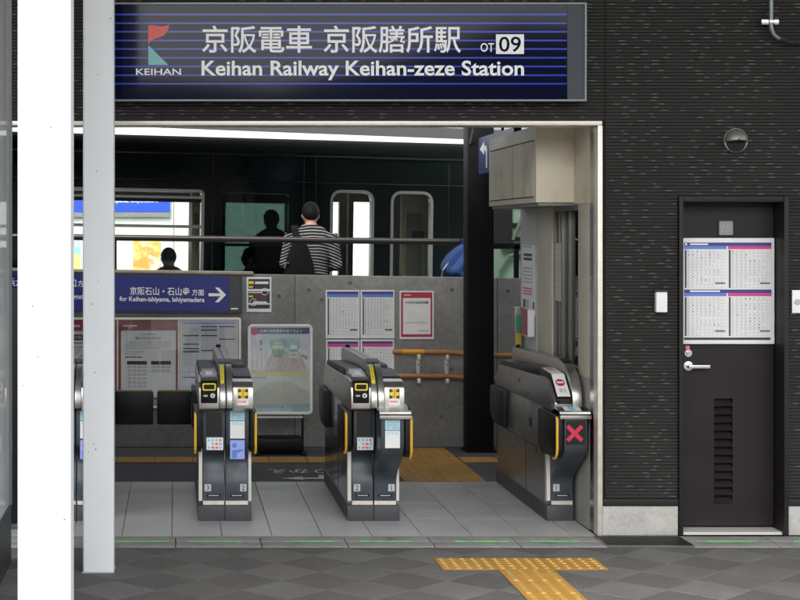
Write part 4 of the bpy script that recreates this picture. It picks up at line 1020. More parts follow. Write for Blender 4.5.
    # shelf plate
    if kind == 'shelf':
        e0, e1 = (xa - .004, ppx[1] + .02) if outer < 0 else (ppx[0] - .012, xb + .022)
        sh = MB().px([(9.955, .712), (9.955, .735), (9.97, .742), (10.20, .785), (10.20, .757), (9.98, .757), (9.975, .712)], e0, e1).build('shelf', mat('shelf_steel', (.42, .41, .39), .42, .9, noise=.1, nscale=9), g, bevel=.003)
        if 'blacktop' in extras:
            nz = Vector((0, -.182, .983))
            mb = MB(); mb.add([(x, y, .742 + (y - 9.97) * .187 + .0012) for x, y in ((e0 + .012, 9.978), (e1 - .012, 9.978), (e1 - .012, 10.19), (e0 + .012, 10.19))], [(0, 1, 2, 3)])
            mb.build('shelf_mat', 'black', sh)
            mb = MB(); mb.add([(x, y, .742 + (y - 9.97) * .187 + .0024) for x, y in ((e0 + .05, 10.03), (e1 - .04, 10.03), (e1 - .04, 10.14), (e0 + .05, 10.14))], [(0, 1, 2, 3)])
            mb.add([(x, y, .742 + (y - 9.97) * .187 + .0034) for x, y in ((e0 + .085, 10.05), (e1 - .075, 10.05), (e1 - .075, 10.12), (e0 + .085, 10.12))], [(0, 1, 2, 3)], 1)
            mb.build('shelf_sticker', ['white', 'skyb'], sh)

def top_half(g, xa, xb, mode):
    """upper works of one lane side: reader (entry end) or plain rounded end (exit end) or notice"""
    i0, i1 = xa + .012, xb - .004
    if mode == 'reader':
        MB().px([(10.61, .93), (10.61, .978), (10.70, .982), (11.80, .940), (11.86, .90)], i0 - .004, i1).build('top_cover', 'black', g, bevel=.008)
        MB().px([(10.60, .92), (10.60, .975), (10.565, .985), (10.20, .950), (10.17, .93)], i0, i1).build('reader_hood', mat('hood_grey', (.075, .075, .075), .22), g, bevel=.006)
        def on(y, e=.0022): return .950 + (y - 10.20) * (.035 / .365) + e
        mb = MB(); mb.add([(x, y, on(y)) for x, y in ((i0 + .012, 10.24), (i1 - .014, 10.24), (i1 - .014, 10.53), (i0 + .012, 10.53))], [(0, 1, 2, 3)])
        mb.build('screen', mat('screen_grey', (.30, .30, .31), .15), g)
        mb = MB(); mb.add([(x, y, on(y, .0032)) for x, y in ((i0 + .035, 10.29), (i1 - .035, 10.29), (i1 - .035, 10.44), (i0 + .035, 10.44))], [(0, 1, 2, 3)])
        mb.build('screen_field', 'white', g)
        yy = 10.118
        ins = MB().px([(yy, .795), (yy, .925), (yy + .02, .942), (10.2, .942), (10.2, .795)], i0, i1 - .008).build('reader_front', 'black', g, bevel=.010)
        z0, z1 = .878, .925
        mb = MB(); frame_ring(mb, rrect(i0 + .012, i1 - .020, z0, z1, .010, 3), rrect(i0 + .020, i1 - .028, z0 + .008, z1 - .008, .006, 3), yy - .006, yy + .006); mb.build('card_slot', 'yellow_lab', ins)
        mb = MB(); mb.rect(i0 + .020, i1 - .028, z0 + .008, z1 - .008, yy - .0008); mb.build('slot_mouth', 'joint', ins)
        cx_ = i0 + (i1 - i0) * .66; n_ = 16
        mb = MB(); mb.poly([(cx_ + .015 * math.cos(2 * math.pi * k / n_), yy - .0012, .845 + .015 * math.sin(2 * math.pi * k / n_)) for k in range(n_)])
        mb.rect(i0 + .018, i0 + .045, .838, .85, yy - .0012, 1); mb.poly([(cx_ - .005, yy - .002, .836), (cx_ + .004, yy - .002, .836), (cx_ + .004, yy - .002, .855), (cx_ - .005, yy - .002, .850)], 2)
        mb.build('slot_icon', ['white', 'ink_grey', 'ink'], ins)
    elif mode == 'exit':
        MB().px([(10.30, .93), (10.31, .952), (10.62, .975), (11.80, .940), (11.86, .90)], i0 - .004 if xa < xb else i0, i1 + .0).build('top_cover', 'black', g, bevel=.006)
        MB().px([(10.75, .94), (10.76, .992), (11.3, .985), (11.75, .95)], i0 + .008, i1 - .02).build('top_ridge', 'black', g, bevel=.006)
        yy = 10.1225; a, b = xa + .030, xb - .030
        mb = MB(); mb.rect(a, b, .782, .896, yy, 0)
        zc = .856; k = .028
        mb.rect((a + b) / 2 - .034, (a + b) / 2 + .034, zc - .032, zc + .034, yy - .0007, 1)
        for s_ in (-1, 1):
            for t_ in (-1, 1):
                c0 = Vector(((a + b) / 2 + s_ * .020, yy - .0014, zc + t_ * .019))
                mb.poly([c0 + Vector((-.012 * s_, 0, -.004 * t_)), c0 + Vector((.012 * s_, 0, -.010 * t_)), c0 + Vector((.012 * s_, 0, .012 * t_)), c0 + Vector((-.004 * s_, 0, .010 * t_))], 2)
        mb.rect((a + b) / 2 - .004, (a + b) / 2 + .004, zc - .028, zc + .030, yy - .0014, 3)
        for q in range(4): mb.rect(a + .006 + q * .013, a + .015 + q * .013, .800, .812, yy - .0007, 3)
        mb.build('warning_sticker', ['white', 'yellow_lab', 'ink', 'red'], g)
    elif mode == 'notice':
        MB().px([(10.61, .93), (10.61, .978), (10.70, .982), (11.80, .940), (11.86, .90)], i0 - .004, i1).build('top_cover', 'black', g, bevel=.008)
        MB().px([(10.62, .92), (10.60, .985), (10.30, .965), (10.118, .825), (10.118, .79), (10.2, .79)], i0 + .002, i1).build('reader_hood', 'black', g, bevel=.008)
        def pt(x, t):      # along the slope from top (0) to bottom (1)
            y, z = (10.60 + (10.30 - 10.60) * t / .55, .985 + (.965 - .985) * t / .55) if t < .55 else (10.30 + (10.118 - 10.30) * (t - .55) / .45, .965 + (.825 - .965) * (t - .55) / .45)
            return (x, y - .003, z + .004)
        a, b = i0 + .008, i1 - .006
        mb = MB(); ts = [.05, .3, .55, .75, .97]
        mb.add([pt(x, t) for t in ts for x in (a, b)], [(2 * i, 2 * i + 1, 2 * i + 3, 2 * i + 2) for i in range(4)])
        sh = mb.build('notice_sheet', 'white', g)
        def pt2(x, t, e=.0016): p = pt(x, t); return (p[0], p[1] - e, p[2] + e)
        cx_ = (a + b) / 2
        mb = MB(); n_ = 20
        mb.poly([pt2(cx_ + .030 * math.cos(2 * math.pi * k / n_), .715 + .065 * math.sin(2 * math.pi * k / n_)) for k in range(n_)], 0)
        mb.add([pt2(cx_ - .022, .73, .0026), pt2(cx_ + .022, .73, .0026), pt2(cx_ + .022, .70, .0026), pt2(cx_ - .022, .70, .0026)], [(0, 1, 2, 3)], 1)
        mb.build('no_entry_mark', ['crimson', 'white', 'ink_grey'], sh); mb = MB(); o0 = Vector(pt2(cx_ - .022, .91)); mb.text('専用', o0, Vector(pt2(cx_ + .024, .91)) - o0, Vector(pt2(cx_ - .022, .82)) - o0, 2)
        for t in (.12, .2, .28): mb.add([pt2(a + .015, t), pt2(b - .015, t), pt2(b - .015, t + .035), pt2(a + .015, t + .035)], [(0, 1, 2, 3)], 0 if t < .25 else 2)
        mb.build('notice_print', ['crimson', 'white', 'ink_grey'], sh)
        mb = MB(); mb.box(a + .01, b - .012, 10.108, 10.118, .797, .826); mb.build('card_slot', 'black_gloss', g)

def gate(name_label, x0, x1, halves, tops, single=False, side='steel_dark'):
    g = thing('ticket_gate', name_label, 'ticket gate', ((x0 + x1) / 2, 11.1, 0), 'automatic ticket gates')
    MB().box(x0, x1, 10.335, 11.96, 0, .100).build('base_plinth', 'base', g, bevel=.005)
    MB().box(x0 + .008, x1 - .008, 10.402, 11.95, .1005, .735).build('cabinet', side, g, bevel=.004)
    MB().box(x0 + .0065, x0 + .0079, 10.42, 11.93, .445, .449).build('cabinet_seam', 'joint', g)
    for (y_, z_) in ((11.43, .335), (11.16, .848)):
        xs_ = x0 + (.008 if z_ < .7 else 0)
        mb = MB(); mb.tube([(xs_ - .0025, y_, z_), (xs_ + .004, y_, z_)], .011, 12); mb.build('key_lock', 'black', g)
    MB().box(x0 + .0062, x0 + .0079, 10.98, 10.984, .102, .445).build('cabinet_seam', 'joint', g)
    MB().box(x0 + .0060, x0 + .0079, 10.80, 10.86, .56, .62).build('cabinet_vent', 'black', g)
    xm = (x0 + x1) / 2
    hp = [(12.0, .736), (11.985, .80), (11.87, .902), (10.26, .940), (10.18, .930), (10.138, .898), (10.126, .85), (10.126, .759), (10.2, .736)]
    if single:
        dv0, dv1 = x1 - .062, x1 + .0
        hp = [(12.0, .736), (11.985, .80), (11.87, .902), (10.42, .938), (10.28, .925), (10.14, .815), (10.126, .795), (10.126, .759), (10.2, .736)]
        MB().px(hp, x0, dv0 - .001).build('upper_housing', side, g, bevel=.008)
        pans = [(x0, dv0)]
    else:
        dv0, dv1 = xm - .042, xm + .042
        MB().px(hp, x0, dv0 - .001).build('upper_housing', 'steel', g, bevel=.008); MB().px(hp, dv1 + .001, x1).build('upper_housing', 'steel', g, bevel=.008)
        MB().box(xm - .002, xm + .002, 10.3305, 10.336, .002, .098).build('plinth_joint', 'joint', g)
        pans = [(x0, dv0), (dv1, x1)]
    # divider: two steel cheeks round a dark core
    ad = arc_div()
    core = [(11.95, .88), (11.96, .98), (11.90, 1.028)] + ad + [(10.117, .762), (10.3, .762)]
    def shrink(p, e): return [(y + (e if y < 11 else -e), z - (e if z > .9 else 0)) for y, z in p]
    MB().px(shrink(core, .006), dv0 + .002, dv1 - .002).build('divider_core', 'black', g)
    if single: cheeks = [(dv0 + .001, dv1)]
    else: cheeks = [(dv0, xm - .003), (xm + .003, dv1)]
    for a, b in cheeks:
        MB().px(core, a, b).build('divider', mat('divider_steel', (.46, .45, .43), .30, .9), g, bevel=.004)
        n_ = 8; aa = [R(28 + 34 * k / n_) for k in range(n_ + 1)]
        if a == cheeks[0][0] and not single:
            cxx = (a + b) / 2; e = .0022
            vs = [(x, 10.5 - (.385 + e) * math.sin(t), .80 + (.25 + e) * math.cos(t)) for t in aa for x in (cxx - .011, cxx + .011)]
            mb = MB(); mb.add(vs, [(2 * i, 2 * i + 1, 2 * i + 3, 2 * i + 2) for i in range(n_)]); mb.build('yellow_label', 'yellow_lab', g)
            vs = [(x, 10.5 - (.385 + e + .0008) * math.sin(t), .80 + (.25 + e + .0008) * math.cos(t)) for t in aa[1:-1] for x in (cxx - .003, cxx + .003)]
            mb = MB()
            for i in range(0, len(aa) - 3): mb.poly([vs[2 * i], vs[2 * i + 1], Vector(vs[2 * i + 1]).lerp(Vector(vs[2 * i + 3]), .6), Vector(vs[2 * i]).lerp(Vector(vs[2 * i + 2]), .6)])
            mb.build('label_print', 'ink', g)
        # steel band over the crown
        vs = []
        for t in [R(-1 + 22 * k / 4) for k in range(5)]:
            for x in (a - .0012, b + .0012): vs.append((x, 10.5 - (.388) * math.sin(t), .80 + .2535 * math.cos(t)))
        mb = MB(); mb.add(vs, [(2 * i, 2 * i + 1, 2 * i + 3, 2 * i + 2) for i in range(4)]); mb.build('crown_band', 'black', g)
    mb = MB(); mb.tube([((dv0 + dv1) / 2, 11.88, 1.03), ((dv0 + dv1) / 2, 11.88, 1.05)], [.022, .014], 12); mb.build('sensor_knob', 'black_gloss', g, smooth=True)
    for (xa, xb), (outer, kind, num, ex), tm in zip(pans, halves, tops):
        ppx = (xm + .003, xm - .003) if not single else (0, x1 - .002)
        half(g, xa, xb, outer, kind, num, ex, ppx); top_half(g, xa, xb, tm)
    return g
def flap(g, x0, x1):
    o = MB().box(x0, x1, 11.79, 11.825, .455, .705).build('flap', 'black', g, bevel=.012)
    MB().box(x0 + .012, x1 - .012, 11.79, 11.825, .7055, .712).build('flap_edge', mat('flap_edge', (.30, .18, .04), .5), o)
GA = gate('ticket gate numbered 3 and 2, with a blue picture sticker', .159, .510, [(-1, 'plain', '3', ('led',)), (1, 'plain', '2', ('icoca', 'blue'))], ['reader', 'exit'])
flap(GA, XW(157, 11.8), .13); MB().box(.128, .162, 11.80, 11.815, .50, .66).build('flap_hinge', 'silver', GA)
GB = gate('middle ticket gate numbered 2 and 1, with a steel shelf on its right half', 1.138, 1.482, [(-1, 'plain', '2', ('led',)), (1, 'shelf', '1', ('icoca',))], ['reader', 'exit'])
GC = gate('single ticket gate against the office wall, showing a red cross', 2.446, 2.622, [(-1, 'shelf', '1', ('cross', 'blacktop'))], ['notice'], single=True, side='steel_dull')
GD = gate('ticket gate mostly hidden behind the white posts at left', -.815, -.465, [(-1, 'plain', None, ('led',)), (1, 'plain', None, ('icoca', 'blue'))], ['reader', 'exit'])
flap(GD, -.44, XW(153.3, 11.8))

# ================================================================== PLATFORM, TRAIN, FAR SIDE
AL = math.atan(.2); CA, SA = math.cos(AL), math.sin(AL); OX, OY = 1.2, 16.1; TL = .015
def tsz(px, py, t):
    """photo pixel -> (s, z) on the train plane at depth t behind its near side"""
    k = (px - VX) / F; s = (k * (OY + CA * t) - OX + SA * t) / (CA - k * SA)
    Y = OY + SA * s + CA * t; return s, H - (py - VY) * Y / F + TL * s
def tpt(s, t): return (OX + CA * s - SA * t, OY + SA * s + CA * t)
pl = MB(); a = tpt(-9.5, -.12); b = tpt(5.0, -.12)
pl.pz([(-8.2, YB + .165), (6.5, YB + .165), (6.5, 17.2), b, a], -.05, .46)
pl.build('platform', mat('platform_floor', (.16, .16, .155), .8, noise=.15))['kind'] = 'structure'
tr = thing('train', 'dark green train standing at the platform behind the concrete wall', 'train', (0, 0, 0))
def win_rect(pxa, pxb, pya, pyb, t):
    s0, _ = tsz(pxa, pya, t); s1, _ = tsz(pxb, pya, t); sm = ((pxa + pxb) / 2)
    _, z1 = tsz(sm, pya, t); _, z0 = tsz(sm, pyb, t); return [s0, s1, z0, z1]
S0, S1 = -8.6, tsz(481, 200, 0)[0]
TZ1 = tsz(290, 153, 0)[1]; RR = tsz(290, 142, 1.25)[1] - TZ1                     # shoulder of the body side
wa = win_rect(40, 201, 188, 278, 0); wb = win_rect(216.5, 288, 191, 278, 0); wc = win_rect(327, 371, 190, 292, 0); wd_ = win_rect(387.5, 430, 191.2, 292, 0)
holes = [tuple(x) for x in (wa, wb, wc, wd_)]
holed(MB(), S0, S1, .42, TZ1, holes, 0, .06).build('body_side', 'train', tr)
for px in (209, 300, 312, 445):
    a_ = tsz(px, 200, 0)[0]; MB().box(a_, a_ + .012, -.003, -.0005, .45, TZ1 - .03).build('panel_seam', 'joint', tr)
for py, hh in ((157, .02), (183, .012)):
    z_ = tsz(290, py, 0)[1]; MB().box(S0, S1, -.014 if hh > .015 else -.006, -.0005, z_, z_ + hh).build('moulding', 'train', tr, bevel=.003)
roofp = [(0.0, TZ1 + .001), (.015, TZ1 + RR * .35), (.07, TZ1 + RR * .62), (.25, TZ1 + RR * .82), (.7, TZ1 + RR * .95), (1.25, TZ1 + RR), (1.8, TZ1 + RR * .95), (2.25, TZ1 + RR * .82), (2.43, TZ1 + RR * .62), (2.485, TZ1 + RR * .35), (2.5, TZ1 + .001), (2.40, TZ1 + .001), (1.25, TZ1 + RR * .6), (.1, TZ1 + .001)]
MB().px(roofp, S0, S1).build('roof', 'train_roof', tr, smooth=True)
MB().box(S0, S1, .07, 2.43, .42, .50).build('floor', 'train_floor', tr)
MB().box(S0, S1, .25, 2.25, -.3, .41).build('underframe', 'train_dark', tr)
MB().box(S1 - .06, S1, .061, 2.43, .501, TZ1).build('end_wall', 'train_in', tr)
MB().box(S0, S0 + .06, .061, 2.43, .501, TZ1).build('end_wall', 'train_in', tr)
# far side with its own windows
fa = win_rect(30, 187, 200.5, 280, 2.44); fb = win_rect(223, 283, 203, 280, 2.44); fc1 = win_rect(328, 337, 202, 280, 2.44); fc2 = win_rect(351, 370, 202, 285, 2.44)
fholes = [tuple(x) for x in (fa, fb, fc1, fc2)]
holed(MB(), S0, S1, .42, TZ1, fholes, 2.44, 2.50).build('far_side', 'train_in', tr)
for hl_, gm_ in ((fa, 'glass'), (fb, 'glass'), (fc1, 'glass'), (fc2, 'glass')):
    MB().box(hl_[0], hl_[1], 2.468, 2.473, hl_[2], hl_[3]).build('far_pane', gm_, tr)
def train_window(r, rad, fw, mat_f, pane, sash=None, name='window'):
    s0, s1, z0, z1 = r
    rect_o = [(s0, z0), (s1, z0), (s1, z1), (s0, z1)]
    inn = rrect(s0 + fw, s1 - fw, z0 + fw, z1 - fw, max(.012, rad - fw), 4); out = rrect(s0, s1, z0, z1, rad, 4)
    mb = MB(); frame_ring(mb, out, inn, -.012, .055); f = mb.build(name, mat_f, tr)
    for (cx, cz, i) in ((s1, z1, 0), (s0, z1, 1), (s0, z0, 2), (s1, z0, 3)):       # body metal outside the rounded corners
        arc = out[i * 5:(i + 1) * 5]; mb = MB(); mb.loft([[(cx, .0, cz)] + [(x, .0, z) for x, z in arc], [(cx, .05, cz)] + [(x, .05, z) for x, z in arc]])
        mb.build('corner_fill', 'train', f)
    MB().box(s0 + fw * .5, s1 - fw * .5, .03, .035, z0 + fw * .5, z1 - fw * .5).build('pane', pane, f)
    if sash: MB().box(s0 + fw, s1 - fw, .008, .05, sash - .015, sash + .015).build('sash_bar', mat_f, f)
    return f
fA = train_window(wa, .05, .03, 'silver', 'glass', sash=tsz(150, 226, 0)[1])
hz0, hz1 = tsz(120, 197, 0)[1], tsz(120, 188, 0)[1]
MB().box(wa[0] + .03, wa[1] - .03, -.006, .028, tsz(120, 201, 0)[1], tsz(120, 197.5, 0)[1]).build('vent_slot', 'joint', fA)
MB().box(wa[0] + .03, wa[1] - .03, -.010, .028, tsz(120, 197.4, 0)[1], tsz(120, 195, 0)[1]).build('vent_rail', 'silver', fA)
fB = train_window(wb, .05, .025, 'train', 'glass_green', sash=tsz(250, 245, 0)[1])
for r_w in (wc, wd_):
    dl = MB().box(r_w[0] - .14, r_w[1] + .14, -.004, -.001, .50, r_w[2] - .01).build('door_leaf', 'train', tr)
    train_window(r_w, .11, .030, 'silver', 'glass', name='door_window')
# inside: pillar with stickers, partition, seats
s_, z_ = tsz(188, 200, .4); s2, _ = tsz(200, 200, .4)
pil = MB().box(s_, s2, .34, .46, .5, TZ1).build('interior_pillar', 'beige_dark', tr)
MB().rect(s_ + .02, s2 - .03, tsz(194, 207, .34)[1], tsz(194, 200, .34)[1], .338).build('sticker', 'red', pil)
MB().rect(s_ + .02, s2 - .03, tsz(194, 224, .34)[1], tsz(194, 213, .34)[1], .338).build('sticker', 'orange_rail', pil)
s_, _ = tsz(399, 200, .4); s2, _ = tsz(437, 200, .4)
pt_ = MB().box(s_, s2, .40, .45, .5, TZ1 - .02).build('cab_partition', mat('cream_partition', (.74, .66, .44), .5, noise=.1, nscale=6), tr)
MB().box(tsz(409, 0, .4)[0], tsz(421, 0, .4)[0], .385, .399, tsz(415, 241, .4)[1], tsz(415, 231, .4)[1]).build('partition_window', 'black_gloss', pt_)
MB().box(tsz(404, 0, .4)[0], tsz(419, 0, .4)[0], .388, .3985, .55, tsz(415, 213, .4)[1]).build('partition_door', mat('partition_door', (.36, .34, .27), .5), pt_)
MB().box(tsz(424.5, 0, .4)[0], tsz(428, 0, .4)[0], .38, .3984, .55, tsz(415, 207, .4)[1]).build('door_edge', 'teal', pt_)
for px in (345, 372):
    s_, _ = tsz(px, 0, .25); mb = MB(); mb.tube([(s_, .25, .5), (s_, .25, TZ1 - .05)], .016, 8); mb.build('grab_pole', 'silver', tr)
for px0, px1 in ((60, 183), (222, 300)):
    a_, _ = tsz(px0, 0, 2.0); b_, _ = tsz(px1, 0, 2.0)
    MB().box(a_, b_, 1.95, 2.40, .5, .93).build('seat_bench', 'seat', tr, bevel=.03); MB().box(a_, b_, 2.30, 2.43, .931, 1.36).build('seat_back', 'seat', tr, bevel=.03)
tr.location = (OX, OY, 0); tr.rotation_euler = (0, TL, AL); WL[tr.name] = Vector((0, 0, 0))

# opposite platform
YF = 22.4
MB().box(-12, 10, YF - 2.2, YF + 3, -.05, .46).build('far_platform', mat('far_platform', (.28, .28, .27), .8))['kind'] = 'structure'
fw = thing('platform_wall', 'white wall of the opposite platform seen through the train windows', 'wall', (0, YF, .46))
for k in range(9): MB().box(-10 + k * 2, -10 + k * 2 + 1.99, YF, YF + .1, .46, 2.62).build('wall_panel', 'farwall', fw)
fs = thing('platform_sign', 'blue sign with white lettering seen through the left train window', 'sign', (XW(110, YF), YF - .03, 2.1))
MB().box(XW(70, YF - .05), XW(170, YF - .05), YF - .05, YF - .002, ZW(212, YF - .05), ZW(196, YF - .05)).build('panel', 'farblue', fs)
mb = MB(); mb.ptext('for Keihan-ishiyama, Ishiyamadera', 85, 198.5, 158, 203.5, YF - .052); mb.build('lettering', 'letters', fs)
MB().box(XW(70, YF - .05), XW(170, YF - .05), YF - .05, YF - .002, ZW(217, YF - .05), ZW(212.3, YF - .05)).build('lower_strip', 'cloth_grey', fs)
fp1 = thing('platform_poster', 'orange and yellow poster seen through the left train window', 'poster', (XW(145, YF), YF, 1.3))
po = mat('poster_orange', (.85, .30, .06), .5); stain(po, (.9, .72, .25), 4, .45, .6, amt=1.0); stain(po, (.62, .60, .56), 5, .52, .6, amt=.9)
MB().box(XW(133, YF), XW(160, YF), YF - .02, YF - .002, ZW(285, YF), ZW(241, YF)).build('sheet', po, fp1)
fp2 = thing('platform_poster', 'grey, blue and yellow banded poster seen between the two white posts', 'poster', (XW(70, YF), YF, 1.3))
MB().box(XW(52, YF), XW(81, YF), YF - .02, YF - .002, ZW(275, YF), ZW(239, YF)).build('sheet', 'paper', fp2)
mb = MB(); mb.quad(52.5, 240, 80.5, 247, YF - .0215, 0); mb.quad(52.5, 247, 80.5, 254, YF - .0215, 1); mb.quad(52.5, 254, 80.5, 274, YF - .0215, 2)
mb.build('print', ['ink_grey', 'skyb', mat('print_yellow', (.78, .76, .20), .5)], fp2)
# pale green wind screen at right beyond the column
ws = thing('wind_screen', 'pale green glazed wind screen with dark bars behind the ticket office', 'screen', (4.2, 19, .46))
Yg = 19.0
MB().box(XW(480, Yg), XW(512, Yg), Yg - .02, Yg, ZW(244, Yg), ZW(196, Yg)).build('dark_panel', 'column', ws)
MB().box(XW(480, Yg), XW(545, Yg), Yg + .01, Yg + .03, .46, ZW(198, Yg)).build('pane', 'greenpane', ws)
for py in (204, 224, 238): MB().box(XW(512.2, Yg), XW(545, Yg), Yg - .03, Yg + .009, ZW(py + 2, Yg), ZW(py - 1, Yg)).build('bar', 'column', ws)
MB().box(XW(500, Yg), XW(545, Yg), Yg - .06, Yg - .031, ZW(249, Yg), ZW(244.5, Yg)).build('bar', 'column', ws)
mb = MB(); mb.tube([W(513, 240, Yg - .05), W(524, 212, Yg - .05)], .02, 6); mb.tube([W(499, 272, Yg - .05), W(509, 256, Yg - .05), W(524, 252, Yg - .05)], .022, 6); mb.build('brace', mat('brace_green', (.03, .05, .035), .6), ws)
# far canopy edge showing in the strip of sky
fc = thing('far_canopy', 'grey canopy edge of the opposite platform above the train roof', 'canopy', (3, 25, 3.5))
mb = MB(); mb.loft([[(-1.0, 24.5, 3.72), (7, 24.5, 3.42), (7, 27, 3.42), (-1, 27, 3.72)], [(-1.0, 24.5, 3.76), (7, 24.5, 3.9), (7, 27, 3.9), (-1, 27, 3.76)]]); mb.build('roof_edge', 'sign_edge', fc)
for x in (5, 6.8): MB().box(x - .06, x + .06, 25.5, 25.62, .46, 3.5).build('post', 'sign_edge', fc)

# ================================================================== PEOPLE
def add_remesh(o, vox):
    md = o.modifiers.new('one_skin', 'REMESH'); md.mode = 'VOXEL'; md.voxel_size = vox; md.use_smooth_shade = True
    sm = o.modifiers.new('soft', 'SMOOTH'); sm.factor = .5; sm.iterations = 4
def ring(cx, cy, z, rx, ry, n=20): return [(cx + rx * math.cos(2 * math.pi * k / n), cy + ry * math.sin(2 * math.pi * k / n), z) for k in range(n)]
def torso(mb, base, e=0, lean=0.0, top=1.50, bottom=.82):
    prof = [(.82, .155, .105), (.92, .165, .115), (1.02, .150, .105), (1.12, .150, .105), (1.24, .168, .112), (1.34, .182, .112), (1.41, .176, .100), (1.455, .120, .078), (1.49, .062, .060)]
    L = [ring(base[0], base[1] + lean * (z - .9), base[2] + z, rx + e, ry + e) for z, rx, ry in prof if bottom <= z <= top]
    mb.loft(L)
def head(mb, c):
    mb.ell(c, (.078, .096, .112)); mb.ell((c[0], c[1] + .022, c[2] - .055), (.058, .070, .066)); mb.ell((c[0], c[1] + .096, c[2] - .02), (.014, .022, .022))
    for s_ in (-1, 1): mb.ell((c[0] + s_ * .080, c[1] - .004, c[2] - .018), (.011, .020, .032))
def hand(mb, w_, d, up, s_):
    """palm and five bent fingers from the wrist w_ along d; up = back of the hand; s_ = thumb side"""
    w_ = Vector(w_); d = Vector(d).normalized(); up = Vector(up); up = (up - d * up.dot(d)).normalized(); side = d.cross(up) * s_
    c = w_ + d * .05
    mb.tube([w_, w_ + d * .03, w_ + d * .085], [.026, .036, .036], 10)
    for k, L_ in enumerate((.072, .080, .074, .058)):
        r0 = c + d * .035 + side * (.030 - .020 * k); mb.tube([r0, r0 + d * L_ * .5 - up * .006, r0 + d * L_ * .85 - up * .030, r0 + d * L_ - up * .050], [.0105, .010, .009, .008], 8)
    r0 = c - d * .02 + side * .030; mb.tube([r0, r0 + side * .028 + d * .022, r0 + side * .034 + d * .055], [.012, .011, .009], 8)
def person(label, loc, rz, arms, shirt, trousers, hgt=1.72, seated=False, vox=.011, hat=None, group=None, lean=0):
    p = thing('person', label, 'person', loc, group)
    k = hgt / 1.72; B = (0, 0, 0)
    dz = -.42 if seated else 0
    def lift(v): return (v[0], v[1], v[2] + dz)
    base = (0, 0, dz)
    hips = [(-.088, 0, .90), (.088, 0, .90)]
    if seated: legs = [[(-.09, 0, .90), (-.11, .42, .90), (-.11, .46, .52)], [(.09, 0, .90), (.11, .42, .90), (.11, .46, .52)]]
    else: legs = [[(-.088, 0, .92), (-.098, .015, .50), (-.10, -.01, .09)], [(.088, 0, .92), (.098, .015, .50), (.10, -.01, .09)]]
    hc = (0, lean * .75 + .035, 1.588)
    body = MB(); torso(body, base, lean=lean); body.tube([lift((0, lean * .6, 1.44)), lift((0, lean * .7 + .005, 1.56))], [.058, .052], 14); head(body, lift(hc))
    for l in legs:
        body.tube([lift(q) for q in l], [.082, .055, .038], 12)
        a = l[-1]; body.tube([lift((a[0], a[1] - .03, a[2] - .05)), lift((a[0], a[1] + .06, a[2] - .055)), lift((a[0], a[1] + .17, a[2] - .065))], [.036, .036, .024], 10)
    for i, (sh, el, wr, hd) in enumerate(arms):
        body.tube([lift(sh), lift(el), lift(wr)], [.050, .040, .027], 12); hand(body, lift(wr), hd, (0, 0, 1), 1 if i == 0 else -1)
    ob = body.build('body', 'skin', p, center=False); add_remesh(ob, vox)
    st = MB(); torso(st, base, .018, lean=lean, top=1.50)
    for (sh, el, wr, hd) in arms:
        s2 = Vector(el).lerp(Vector(wr), .80); st.tube([lift(sh), lift(Vector(sh).lerp(Vector(el), .5)), lift(el), lift(s2)], [.078, .068, .062, .052], 14)
        st.ell(lift(Vector(el)), (.058, .058, .058), 12, 8)
    os_ = st.build('shirt', shirt, p, center=False); add_remesh(os_, vox)
    tt = MB(); torso(tt, base, .012, lean=lean, top=1.0)
    for l in legs: tt.tube([lift(l[0]), lift(l[1]), lift(Vector(l[1]).lerp(Vector(l[2]), .93))], [.098, .078, .062], 14)
    ot = tt.build('trousers', trousers, p, center=False); add_remesh(ot, vox)
    sh_ = MB()
    for l in legs:
        a = l[-1]; sh_.loft([ring(a[0], a[1] + .055, a[2] + dz - .09, .048, .135), ring(a[0], a[1] + .055, a[2] + dz - .06, .050, .137), ring(a[0], a[1] + .03, a[2] + dz - .01, .043, .085), ring(a[0], a[1] - .01, a[2] + dz + .03, .042, .045)])
    sh_.build('shoes', 'black', p, center=False, smooth=True)
    # hair: a cap over crown and back, clear of the face
    hr = MB(); n = 22; c = Vector(lift(hc)); loops = []
    for j in range(8):
        th = R(8 + 80 * j / 7 * 1.0); lp = []
        for q in range(n):
            ph = 2 * math.pi * q / n; front = max(0, math.sin(ph))
            t2 = th * (1.0 - .38 * front + .46 * max(0, -math.sin(ph)))
            lp.append((c.x + .090 * math.sin(t2) * math.cos(ph), c.y - .006 + .106 * math.sin(t2) * math.sin(ph), c.z + .006 + .108 * math.cos(t2)))
        loops.append(lp)
    hr.loft(loops)
    oh = hr.build('hair', 'hair', p, center=False, smooth=True); add_remesh(oh, .007)
    fc_ = MB()
    for s_ in (-1, 1): fc_.ell((c.x + s_ * .031, c.y + .083, c.z + .002), (.013, .010, .007), 10, 6)
    fc_.ell((c.x, c.y + .088, c.z - .062), (.024, .008, .006), 10, 6); fc_.build('face_features', 'ink', p, center=False)
    for o in p.children: o.location = (0, 0, 0)
    p.rotation_euler.z = rz; p.scale = (k, k, k)
    return p
